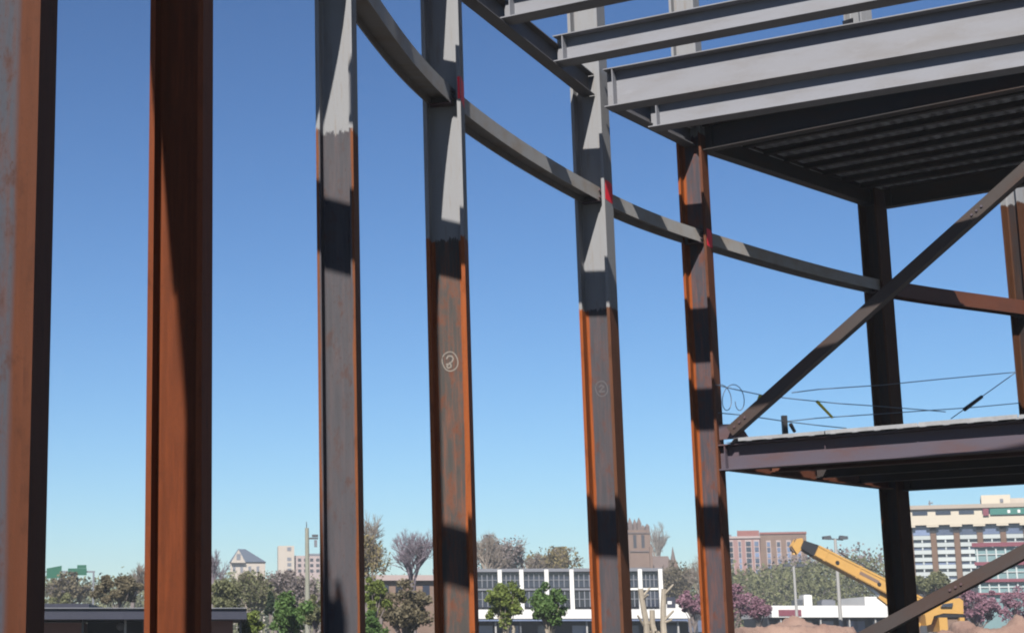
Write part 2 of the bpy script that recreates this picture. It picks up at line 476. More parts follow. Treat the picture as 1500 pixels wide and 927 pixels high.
for k in KS:
    m = M['col%d' % max(1, min(k, 7))]
    t = thing('steel_column', col_label[k], 'steel column', (colxy[k].x, colxy[k].y, 0), (0, 0, Tang[k]), 'steel columns along the curved facade')
    colobj[k] = t
    TOP = FULL if k > 1 else 835 * U + EYE        # the two left ones stop just above the girt
    CD, CB, TF, TW = SECT[k]
    fillet = 0.018
    web = MB().box(-TW / 2, TW / 2, -CD / 2 + TF + 0.0005, CD / 2 - TF - 0.0005, 0.06, TOP)
    for sy in (-1, 1):            # fillets where web meets flange
        y = sy * (CD / 2 - TF - 0.0008)
        for sx_ in (-1, 1):
            x = sx_ * (TW / 2 - 0.0005)
            web.prism_z([(x, y), (x + sx_ * fillet, y), (x + sx_ * fillet * .35, y - sy * fillet * .35), (x, y - sy * fillet)][::(1 if sx_ * sy < 0 else -1)], 0.06, TOP - 0.002)
    web.build('web', m, t)
    for sy in (-1, 1):
        y0, y1 = sorted((sy * (CD / 2 - TF), sy * CD / 2))
        MB().box(-CB / 2, CB / 2, y0, y1, 0.06, TOP).build('flange', m if sy > 0 or k not in (5, 6) else M['col%db' % k], t)
    MB().box(-0.28, 0.28, -0.28, 0.28, 0.0, 0.058).build('base_plate', M['rustbeam'], t)
    if k in (4, 5, 6):
        zc = EYE + {4: 808, 5: 806, 6: 797}[k] * U
        hh = {4: 0.14, 5: 0.135, 6: 0.13}[k]
        y = -CD / 2
        mk = MB()
        prof = [(-CB / 2 + 0.03, -hh), (CB / 2 - 0.02, -hh * 1.05), (CB / 2 - 0.012, hh * 0.4), (CB / 2 - 0.05, hh), (-CB / 2 + 0.05, hh * 0.95)]
        mk.prism([(x, zc + z) for x, z in prof], y - 0.0015, y - 0.0003)
        if k == 4:               # runs round onto the flange edge
            mk.box(-CB / 2 - 0.0016, -CB / 2 - 0.0003, -CD / 2 + 0.002, -CD / 2 + 0.03, zc - hh * 0.95, zc + hh * 0.8)
        mk.build('red_mark', M['red'], t)
    if k in (4, 5):
        zc = EYE + {4: 402, 5: 447}[k] * U
        r = {4: 0.088, 5: 0.085}[k]
        pts = [(r * math.cos(a) * (0.93 + 0.07 * math.sin(2 * a)), zc + r * 1.15 * math.sin(a)) for a in np.linspace(0.3, 0.3 + 2 * math.pi * 1.04, 26)]
        w = 0.011 if k == 4 else 0.012
        mb = ribbon(pts, w)
        if k == 4:               # the digit reads like a scrawled 2
            d = [(-0.036, 0.030), (-0.016, 0.058), (0.020, 0.056), (0.036, 0.026), (0.018, -0.004), (-0.012, -0.022), (-0.034, -0.050), (-0.022, -0.070), (0.008, -0.060), (0.010, -0.034), (-0.016, -0.024), (-0.04, -0.03)]
        else:
            d = [(-0.030, 0.024), (-0.002, 0.046), (0.030, 0.024), (0.0, -0.006), (-0.034, -0.040), (0.036, -0.038)]
        # seen from the -x side, +y of the column is on the left
        d = [(-a, zc + b) for a, b in d]
        m2 = ribbon(d, w * 1.25)
        mb.add(m2.v, m2.f)
        c = mb.build('chalk_mark', M['chalk'] if k == 4 else M['chalkfaint'], t)
        c.location.x = -TW / 2 - 0.0016

# ------------------------------------------------------------------ curved girts
GIRT_T = {}
for k in KS:
    a, b = colxy[max(0, k - 1)], colxy[min(8, k + 1)]
    GIRT_T[k] = math.atan2(b.y - a.y, b.x - a.x)
GIRT_T[3] = math.radians(72)
GIRT_T[2] = math.radians(67.5)
def bez(k0, k1, n=16):
    a, b = colxy[k0], colxy[k1]
    L = (b - a).length
    ta, tb = GIRT_T[k0], GIRT_T[k1]
    c1 = a + Vector((math.cos(ta), math.sin(ta))) * L / 3
    c2 = b - Vector((math.cos(tb), math.sin(tb))) * L / 3
    if k1 <= 2:                  # these two lengths are straight
        d = (b - a).normalized()
        return [a + (b - a) * (i / n) for i in range(n + 1)], [Vector((-d.y, d.x))] * (n + 1)
    P, N = [], []
    for i in range(n + 1):
        s = i / n
        p = a * (1 - s) ** 3 + c1 * 3 * s * (1 - s) ** 2 + c2 * 3 * s * s * (1 - s) + b * s ** 3
        d = (c1 - a) * 3 * (1 - s) ** 2 + (c2 - c1) * 6 * s * (1 - s) + (b - c2) * 3 * s * s
        d.normalize()
        P.append(p); N.append(Vector((-d.y, d.x)))
    return P, N

def sweep(P, N, y0, y1, z0, z1):
    vs, fs = [], []
    for p, n in zip(P, N):
        a, b = p + n * y0, p + n * y1
        vs += [(a.x, a.y, z0), (b.x, b.y, z0), (b.x, b.y, z1), (a.x, a.y, z1)]
    for i in range(len(P) - 1):
        o = 4 * i
        for j in range(4):
            fs.append((o + j, o + (j + 1) % 4, o + 4 + (j + 1) % 4, o + 4 + j))
    fs += [(0, 3, 2, 1), tuple(len(vs) - 4 + j for j in range(4))]
    return MB().add(vs, fs)

girt_label = {
    (0, 1): 'curved beam out of view to the left, arriving at the scaly blue-grey column',
    (1, 2): 'curved beam between the scaly blue-grey column and the dark red column, above the picture',
    (2, 3): 'curved beam arriving at the grey-faced column from the dark red column',
    (3, 4): 'steepest curved grey beam, from the grey-faced column to the chalk-ringed orange column',
    (4, 5): 'curved grey beam between the two chalk-ringed columns with short shadow stripes',
    (5, 6): 'short curved grey beam between the faintly ringed column and the deck corner column',
    (6, 7): 'long curved beam mostly in dark shade, ending at the near-black column',
    (7, 8): 'rusty red girt between the near-black column and the right edge column',
}
for (k0, k1), lab in girt_label.items():
    P, N = bez(k0, k1)
    # stop at the webs
    d0 = (P[1] - P[0]).normalized(); d1 = (P[-1] - P[-2]).normalized()
    P[0] = P[0] + d0 * (0.0135 if k0 > 1 else -0.2); P[-1] = P[-1] - d1 * 0.0135
    yi, yo = (-0.115, 0.335 if k1 < 3 else 0.135) if k1 < 8 else (-0.115, 0.10)
    hz = 0.09 if k1 < 8 else 0.125
    org = Vector((P[0].x, P[0].y, EYE + GIRT))
    P = [p - org.xy for p in P]
    t = thing('curved_girt', lab, 'steel beam', org, (0, 0, 0), 'girts between the columns')
    m = M['girt'] if k1 < 8 else M['redbeam']
    sweep(P, N, yi, yi + 0.014, -hz, hz).build('flange', m, t)
    sweep(P, N, yo - 0.014, yo, -hz, hz).build('flange', m, t)
    sweep(P, N, yi + 0.0143, yo - 0.0143, -0.006, 0.006).build('web', m, t)
    for a_, b_, n_ in ((P[0], P[0] + d0 * 0.13, N[0]), (P[-1] - d1 * 0.13, P[-1], N[-1])):
        sweep([a_, b_], [n_, n_], yi - 0.004, 0.115, -hz - 0.0145, -hz - 0.0005).build('seat_plate', M['rustbeam'], t)
        for f_ in (0.35, 0.75):
            q_ = a_ + (b_ - a_) * f_ + n_ * (yi - 0.0005)
            MB().tube((q_.x, q_.y, 0.045), (q_.x - n_.x * 0.022, q_.y - n_.y * 0.022, 0.045), 0.017, 0.017, 6).build('bolt', M['rustbeam'], t)
            MB().tube((q_.x, q_.y, -0.045), (q_.x - n_.x * 0.022, q_.y - n_.y * 0.022, -0.045), 0.017, 0.017, 6).build('bolt', M['rustbeam'], t)

# ------------------------------------------------------------------ straight rolled beams
def ibeam(name, label, p0, p1, depth, bf, mat, tf=0.013, tw=0.009, group=None, cat='steel beam', tabs=True, tabmat=None):
    """p0, p1: ends of the TOP centre line"""
    p0, p1 = Vector(p0), Vector(p1)
    d = p1 - p0
    L = d.length
    d.normalize()
    y = Vector((0, 0, 1)).cross(d).normalized()
    z = d.cross(y)
    t = thing(name, label, cat, p0, Matrix((d, y, z)).transposed().to_euler(), group)
    MB().box(0, L, -tw / 2, tw / 2, -depth + tf + 0.0003, -tf - 0.0003).build('web', mat, t)
    MB().box(0, L, -bf / 2, bf / 2, -tf, 0).build('flange', mat, t)
    MB().box(0, L, -bf / 2, bf / 2, -depth, -depth + tf).build('flange', mat, t)
    if tabs:
        tb = MB().box(0.015, 0.10, tw / 2 + 0.0004, tw / 2 + 0.011, -depth * 0.82, -depth * 0.2)
        tb.build('shear_tab', tabmat or mat, t)
        for i in range(3):
            zz = -depth * (0.30 + 0.2 * i)
            MB().tube((0.058, tw / 2 + 0.0112, zz), (0.058, tw / 2 + 0.028, zz), 0.014, 0.014, 6).build('bolt', tabmat or mat, t)
        # stiffener on the camera-side face too
        MB().box(0.115, 0.127, -bf / 2 + 0.006, -tw / 2 - 0.0004, -depth + tf + 0.002, -tf - 0.002).build('stiffener', mat, t)
    return t

TOS = 1030 * U + EYE
def V3(p2, z): return Vector((p2.x, p2.y, z))
span_label = {
    (2, 3): 'spandrel beam from the dark red column to the grey-faced column at roof level',
    (3, 4): 'roof spandrel beam from the grey-faced column to the bold chalk-ringed column',
    (4, 5): 'roof edge spandrel beam from the bold chalk-ringed column to the big roof beam',
    (5, 6): 'short roof edge spandrel beam ending at the deck corner column',
    (6, 7): 'dark roof deck edge beam from the deck corner column to the near-black column',
}
for (k0, k1), lab in span_label.items():
    a, b = colxy[k0], colxy[k1]
    d = (b - a).normalized()
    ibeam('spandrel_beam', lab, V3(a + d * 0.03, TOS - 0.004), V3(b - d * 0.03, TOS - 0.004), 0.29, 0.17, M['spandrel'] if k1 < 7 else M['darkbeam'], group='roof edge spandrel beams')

def hdir(u):                     # horizontal direction of a vanishing point on the horizon, turned towards the viewer's right
    r = ray(u, HY)
    return -Vector((r.x, r.y)).normalized()
JD = hdir(-3680)
AD = hdir(-2650)

def on_chord(k0, k1, u, h):      # the point of the chord that shows at column u
    a, b = colxy[k0], colxy[k1]
    lo, hi = -0.5, 1.5
    def uu(s):
        p = a + (b - a) * s
        return PPX + F * p.x / (p.y * cp + h * sp)
    for _ in range(50):
        mid = (lo + hi) / 2
        if uu(mid) < u: lo = mid
        else: hi = mid
    return a + (b - a) * lo

def hit_chain(p, d):             # where a line in plan meets the chain of chords
    best = None
    for k in range(0, 8):
        a, b = colxy[k], colxy[k + 1]
        e = b - a
        den = d.x * e.y - d.y * e.x
        if abs(den) < 1e-9: continue
        w = a - p
        s = (w.x * d.y - w.y * d.x) / den
        if -0.001 <= s <= 1.001:
            q = a + e * s
            if best is None or (q - p).length < (best - p).length: best = q
    return best
H1 = 1000 * U
j1 = on_chord(4, 5, 733, H1); j2 = on_chord(4, 5, 811, H1); j4 = on_chord(5, 6, 948, H1)
sa = Vector((math.cos(SUN_AZ), math.sin(SUN_AZ))); sq = Vector((-math.sin(SUN_AZ), math.cos(SUN_AZ)))
def aq(a, q): return sa * (a * U) + sq * (q * U)
joists = [
    (j1, 0.34, 0.29, 'topmost visible light grey roof beam, cut by the top of the picture'),
    (j2, 0.34, 0.29, 'light grey roof beam second from the top, above the big one'),
    (colxy[5] + JD * 0.2, 0.52, 0.30, 'deepest light grey roof beam, framing into the faintly ringed column'),
    (j4, 0.37, 0.29, 'light grey roof beam just under the deepest one, along the deck'),
]
for k, h, qs, lab in ((5, 192, None, 'roof beam over the bold chalk-ringed column'), (4, 568, None, 'roof beam over the grey-faced column'),
                      (4, 122, 28, 'roof beam behind the grey-faced column, starting inside the roof edge'), (3, 462, None, 'roof beam over the dark red column')):
    p0 = colxy[k] - sa * ((999 - h) / math.tan(SUN_EL) * U)     # where a beam must run to throw the shadow band seen on that column
    p = hit_chain(p0, JD)
    if qs is not None: p = p0 - JD * (qs * U)
    if p is not None: joists.append((p, 0.45, 0.19, lab))
for i, (p, dep, bf, lab) in enumerate(joists):
    up = 0.085 if i < 2 else 0.0            # the two upper ones sit a little higher
    ibeam('roof_joist', lab, V3(p + JD * 0.06, TOS + up), V3(p + JD * 12.5, TOS + up), dep, bf, M['primer'], group='parallel roof beams')

# added unseen strut that casts the slanting shadow on the dark red column
c2 = colxy[2] / U
a2, q2 = c2.dot(sa), c2.dot(sq)
def rk(h2):
    p = aq(a2 - 690, q2 - 6 + 0.0886 * (h2 - 554))
    return Vector((p.x, p.y, EYE + (h2 + 690 * math.tan(SUN_EL)) * U))
pA, pB = rk(200), rk(760)
d = (pB - pA); L = d.length; d.normalize()
xx = Vector((sq.x, sq.y, 0)); xx = (xx - d * xx.dot(d)).normalized(); yy = d.cross(xx)
t = thing('added_shadow_strut', 'added shadow-casting strut, unseen to the left, standing on the girt', 'shadow caster', pA, Matrix((xx, yy, d)).transposed().to_euler())
MB().box(-0.215, 0.215, -0.10, -0.085, 0, L).build('flange', M['rustbeam'], t)
MB().box(-0.215, 0.215, 0.085, 0.10, 0, L).build('flange', M['rustbeam'], t)
MB().box(-0.006, 0.006, -0.0847, 0.0847, 0, L).build('web', M['rustbeam'], t)

# ------------------------------------------------------------------ roof deck strip between the corner column and the near-black column
c6, c7 = colxy[6], colxy[7]
LEN = 12.0
AN = Vector((-AD.y, AD.x))       # across the strip, away from the camera
if AN.y < 0: AN = -AN
strip = (c7 - c6).dot(AN)
slide = (c7 - c6).dot(AD)
def edge_start(f):               # start of a line at fraction f across the strip
    return c6 + (c7 - c6) * f
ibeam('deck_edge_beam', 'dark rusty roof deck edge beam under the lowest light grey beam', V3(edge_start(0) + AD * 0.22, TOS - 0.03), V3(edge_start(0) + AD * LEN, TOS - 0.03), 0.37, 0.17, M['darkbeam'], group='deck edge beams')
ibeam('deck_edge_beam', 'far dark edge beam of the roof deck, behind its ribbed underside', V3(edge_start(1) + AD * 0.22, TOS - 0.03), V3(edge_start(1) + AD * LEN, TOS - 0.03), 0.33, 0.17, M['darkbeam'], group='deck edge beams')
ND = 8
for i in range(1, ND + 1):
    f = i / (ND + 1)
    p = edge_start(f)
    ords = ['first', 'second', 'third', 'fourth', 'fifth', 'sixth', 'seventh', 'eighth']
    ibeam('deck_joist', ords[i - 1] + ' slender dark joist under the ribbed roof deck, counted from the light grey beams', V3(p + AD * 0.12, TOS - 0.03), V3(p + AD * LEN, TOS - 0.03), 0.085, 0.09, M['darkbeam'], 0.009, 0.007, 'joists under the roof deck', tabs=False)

def fluted(name, label, z, over_near, over_far, pitch, depth, mat, group, length, start=-0.25):
    """corrugated sheet: flutes run across the strip, repeating along AD"""
    t = thing(name, label, 'metal deck', V3(c6, z), (0, 0, 0), group)
    o = c6
    n = int(length / pitch)
    sheets = 6
    per = n // sheets
    for s in range(sheets):
        vs, fs = [], []
        for i in range(s * per, (s + 1) * per):
            x = start + i * pitch
            for dx, dz in ((0, 0), (pitch * 0.30, 0), (pitch * 0.45, depth), (pitch * 0.85, depth)) + (((pitch * 0.9999, 0.0006),) if i == (s + 1) * per - 1 else ()):
                for f, ov in ((0.0, -over_near), (1.0, over_far)):
                    q = (c7 - c6) * f + AD * (x + dx) + AN * ov
                    vs.append((q.x, q.y, dz)); vs.append((q.x, q.y, dz + 0.003))
        m = len(vs) // 4
        for j in range(m - 1):
            a, b = 4 * j, 4 * j + 4
            fs += [(a, b, b + 2, a + 2), (a + 1, a + 3, b + 3, b + 1), (a, a + 1, b + 1, b), (a + 2, b + 2, b + 3, a + 3)]
        fs += [(0, 2, 3, 1), (4 * m - 4, 4 * m - 3, 4 * m - 1, 4 * m - 2)]
        MB().add(vs, fs).build('deck_sheet', mat, t)
    return t
fluted('roof_deck', 'ribbed metal roof deck over dark joists, seen from below', TOS - 0.026, 0.45, 0.12, 0.19, 0.05, M['galv'], None, LEN)

# ------------------------------------------------------------------ lower floor deck
FLR = 392 * U + EYE
ibeam('floor_edge_beam', 'purplish rusty floor edge beam below the bright deck edge', V3(c6 + AD * 0.17, FLR - 0.075), V3(c6 + AD * LEN, FLR - 0.075), 0.36, 0.21, M['rustbeam'], 0.018, group='floor deck beams')
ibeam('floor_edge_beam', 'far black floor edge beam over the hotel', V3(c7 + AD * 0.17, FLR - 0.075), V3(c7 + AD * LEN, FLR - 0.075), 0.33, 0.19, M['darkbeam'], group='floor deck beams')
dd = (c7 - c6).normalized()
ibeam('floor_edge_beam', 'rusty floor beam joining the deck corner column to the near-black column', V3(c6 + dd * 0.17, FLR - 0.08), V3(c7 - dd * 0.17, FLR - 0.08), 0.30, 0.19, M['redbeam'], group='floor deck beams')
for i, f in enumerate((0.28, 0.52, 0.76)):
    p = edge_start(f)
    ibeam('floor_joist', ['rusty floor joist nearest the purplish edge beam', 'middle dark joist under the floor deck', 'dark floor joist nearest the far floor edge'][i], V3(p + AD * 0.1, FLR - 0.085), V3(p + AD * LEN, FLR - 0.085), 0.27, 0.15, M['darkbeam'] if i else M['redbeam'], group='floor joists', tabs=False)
fluted('floor_deck', 'metal floor deck with bright near edge at the level of the safety cables', FLR - 0.066, 0.18, 0.10, 0.30, 0.05, M['galv'], None, LEN - 0.4, 0.35)
ps = MB()
t = thing('pour_stop', 'bright galvanised edge strip along the floor deck', 'edge strip', V3(c6 - AN * 0.185, FLR - 0.07), (0, 0, math.atan2(AD.y, AD.x)))
for i in range(9):
    x0 = 0.55 + i * 1.25
    MB().box(x0, x0 + 1.235, -0.006 - 0.002 * (i % 2), 0.0, 0.012, 0.058 + 0.004 * (i % 3)).build('strip_length', M['galvbright'], t)

# ------------------------------------------------------------------ diagonal braces in the plane of the near edge
def brace(label, s0, h0, s1, h1, size, mat, off):
    p0 = V3(c6 + AD * s0 - AN * off, EYE + h0)
    p1 = V3(c6 + AD * s1 - AN * off, EYE + h1)
    d = (p1 - p0); L = d.length; d.normalize()
    y = Vector((0, 0, 1)).cross(d).normalized(); z = d.cross(y)
    t = thing('diagonal_brace', label, 'brace', p0, Matrix((d, y, z)).transposed().to_euler(), 'diagonal braces')
    s = size / 2
    tk = 0.014
    # two angles back to back read as a boxy strut: near leg, bottom leg, far leg
    MB().box(0, L, -s, -s + tk, -s, s).build('leg_plate', mat, t)
    MB().box(0, L, -s + tk + 0.0005, s - tk - 0.0005, -s + 0.002, -s + 0.002 + tk).build('leg_plate', mat, t)
    MB().box(0, L, s - tk, s, -s, s).build('leg_plate', mat, t)
    MB().box(0, L, -s + tk + 0.0005, s - tk - 0.0005, s - 0.016, s - 0.002).build('leg_plate', mat, t)
    for x_ in (0.10, 0.20, 0.30, L * 0.5 - 0.08, L * 0.5, L * 0.5 + 0.08):
        MB().tube((x_, -s - 0.0003, 0), (x_, -s - 0.02, 0), 0.017, 0.017, 6).build('bolt', M['rustbeam'], t)
    return t
def s_of(u):                     # distance along the near edge where column u shows
    lo, hi = 0.0, 9.0
    for _ in range(50):
        m_ = (lo + hi) / 2
        p = c6 + AD * m_
        if PPX + F * p.x / (p.y * cp + 3.0 * sp) < u: lo = m_
        else: hi = m_
    return lo
def h_at(u, v):
    s = s_of(u)
    p = c6 + AD * s
    e = math.atan((PPY - v) / F) + PITCH
    return p.y * math.tan(e)
sA, hA = s_of(1078), h_at(1078, 632)
sB, hB = s_of(1490), h_at(1490, 290)
k = (hB - hA) / (sB - sA)
s0 = 0.42
brace('upper rusty diagonal brace crossing the near-black column above the floor deck', s0, hA + k * (s0 - sA), 7.6, hA + k * (7.6 - sA), 0.15, M['brace'], 0.10)
sA, hA = s_of(1270), h_at(1270, 921)
sB, hB = s_of(1490), h_at(1490, 806)
k = (hB - hA) / (sB - sA)
s0 = 0.3
brace('lower rusty diagonal brace in front of the yellow crane', s0, hA + k * (s0 - sA), 6.4, hA + k * (6.4 - sA), 0.155, M['brace'], 0.10)
gs = thing('gusset_plate', 'small rusty gusset plate where the upper brace meets the deck corner column', 'gusset plate', V3(c6, FLR))
d3 = V3(AD, 0)
q = [c6 + AD * s for s in (0.16, 0.62, 0.5, 0.16)]
zz = [0.0, 0.0, 0.20, 0.22]
off = -AN * 0.02
vs = [((a - c6 + off).x, (a - c6 + off).y, z) for a, z in zip(q, zz)] + [((a - c6 - off * 0.2).x, (a - c6 - off * 0.2).y, z) for a, z in zip(q, zz)]
MB().add(vs, [(0, 1, 2, 3), (7, 6, 5, 4), (0, 4, 5, 1), (1, 5, 6, 2), (2, 6, 7, 3), (3, 7, 4, 0)]).build('plate', M['rustbeam'], gs)

# light kicker above the roof at the near-black column
pk1 = V3(c7 - AN * 0.05, EYE + 1425 * U); mid = c7 + (c6 - c7) * 0.95
pk0 = V3(mid, EYE + 1095 * U)
ibeam('kicker_brace', 'light grey slanting kicker seen between the two upper roof beams', pk0, pk1, 0.17, 0.17, M['primer'], 0.012, 0.01, cat='brace', tabs=False)
gk = thing('gusset_plate', 'dark gusset plate at the top of the light grey kicker', 'gusset plate', pk1)
e = (mid - c7).normalized()
MB().add([(e.x * a + w * AN.x, e.y * a + w * AN.y, z) for w in (-0.11, -0.09) for a, z in ((0.05, 0.10), (0.42, -0.05), (0.36, -0.22), (0.05, -0.26))],
         [(0, 1, 2, 3), (7, 6, 5, 4), (0, 4, 5, 1), (1, 5, 6, 2), (2, 6, 7, 3), (3, 7, 4, 0)]).build('plate', M['black'], gk)

# ------------------------------------------------------------------ safety cables on the floor deck
c8 = colxy[8]
def on_edge(u, v):               # a point of the perimeter cable line (corner column > near-black column > right edge)
    y = c6.y + (u - 1050) / (1490 - 1050) * (c8.y - c6.y)
    return at_y(u, v, y - 0.15)
def cable(label, pts, r=0.0075, name='safety_cable', cat='safety cable', mat='cable', group='safety cables'):
    P = [on_edge(*p) for p in pts]
    o = P[0].copy()
    ob = MB().path([p - o for p in P], r, 5).build(name, M[mat])
    ob.location = o
    return tag(ob, label, cat, group)
cable('upper safety cable sagging from the deck corner column down towards the right', [(1046, 563), (1080, 571), (1118, 579), (1170, 585), (1230, 591), (1290, 595), (1350, 600), (1385, 603)])
cable('topmost safety cable rising to the right edge column', [(1160, 575), (1200, 570), (1290, 564), (1380, 555), (1488, 545)])
cable('lowest safety cable sloping down from the deck corner column to the deck', [(1046, 604), (1090, 608), (1150, 617), (1200, 623), (1240, 627)])
cable('middle safety cable rising gently behind the near-black column', [(1152, 617), (1200, 612), (1290, 606), (1345, 602), (1420, 597), (1495, 590)])
tb = thing('tension_cable', 'short steep cable with a black turnbuckle near the right edge column', 'safety cable', on_edge(1393, 613))
o = on_edge(1393, 613)
MB().path([on_edge(1393, 613) - o, on_edge(1487, 546) - o], 0.008).build('cable', M['cable'], tb)
MB().tube(on_edge(1413, 599.5) - o, on_edge(1438, 581) - o, 0.035, 0.03, 8).build('turnbuckle', M['black'], tb)
lp = [(1060 + 11 * math.cos(a) + 3 * a, 582 + 19 * math.sin(a)) for a in np.linspace(-1.8, 2 * math.pi * 1.45, 30)]
cable('loose cable coil hanging beside the deck corner column', lp, 0.006, 'cable_coil', 'cable coil', group=None)
pb = c6 + (c7 - c6) * 0.30 + AD * 0.3
p1150 = on_edge(1150, 632)
po = thing('guard_post', 'short black guard post standing on the floor deck under the upper brace', 'post', (p1150.x, p1150.y, FLR))
MB().box(-0.036, 0.036, -0.036, 0.036, 0.0, 0.50).build('stanchion', M['black'], po)
MB().box(-0.09, 0.09, -0.09, 0.09, -0.014, -0.001).build('foot_plate', M['black'], po)
def strap(label, a, b, r, mat):
    A, B = on_edge(*a), on_edge(*b)
    ob = MB().tube((0, 0, 0), B - A, r, r * 0.8, 6).build('lanyard', M[mat])
    ob.location = A
    tag(ob, label, 'lanyard', 'lanyards on the safety cables')
strap('yellow-green lanyard slanting across the upper safety cable', (1197, 588), (1219, 611), 0.026, 'yellowtag')
strap('yellow tag hanging from the upper safety cable left of the upper brace', (1114, 580), (1109, 593), 0.03, 'yellowtag')
strap('black strap end lying on the floor deck beside the guard post', (1158, 621), (1164, 632), 0.03, 'black')

# ------------------------------------------------------------------ vegetation
rng = np.random.default_rng(7)
def leaf_mesh(name, centers, sizes, mat, flat=0.0):
    n = len(centers)
    a = rng.normal(size=(n, 3)); a /= np.linalg.norm(a, axis=1)[:, None]
    b = rng.normal(size=(n, 3)); b -= a * np.sum(a * b, axis=1)[:, None]; b /= np.linalg.norm(b, axis=1)[:, None]
    s = np.asarray(sizes)[:, None]
    asp = (0.55 + 0.5 * rng.random(n))[:, None]
    c = np.asarray(centers)
    vs = np.stack([c - a * s, c - b * s * asp, c + a * s, c + b * s * asp], axis=1).reshape(-1, 3)
    me = bpy.data.meshes.new(name)
    me.vertices.add(4 * n); me.vertices.foreach_set("co", vs.ravel())
    me.loops.add(4 * n); me.loops.foreach_set("vertex_index", np.arange(4 * n, dtype=np.int32))
    me.polygons.add(n)
    me.polygons.foreach_set("loop_start", np.arange(0, 4 * n, 4, dtype=np.int32))
    me.polygons.foreach_set("loop_total", np.full(n, 4, dtype=np.int32))
    me.materials.append(mat)
    me.update(calc_edges=True)
    return me

def branches(mb, p, d, L, r, depth, R, spread=0.6, up=0.15, kids=3, tips=None, n=4):
    q = p + d * L
    mb.tube(p, q, r, r * 0.62, n if depth > 1 else 3, cap=False)
    if depth == 0:
        if tips is not None: tips.append(q)
        return
    for i in range(kids + (R.random() < 0.4)):
        e = d + Vector((R.gauss(0, spread), R.gauss(0, spread), R.gauss(0, spread * 0.7) + up))
        e.normalize()
        st = p + d * L * R.uniform(0.55, 1.0)
        branches(mb, st, e, L * R.uniform(0.58, 0.82), r * 0.60, depth - 1, R, spread, up, kids, tips, n)

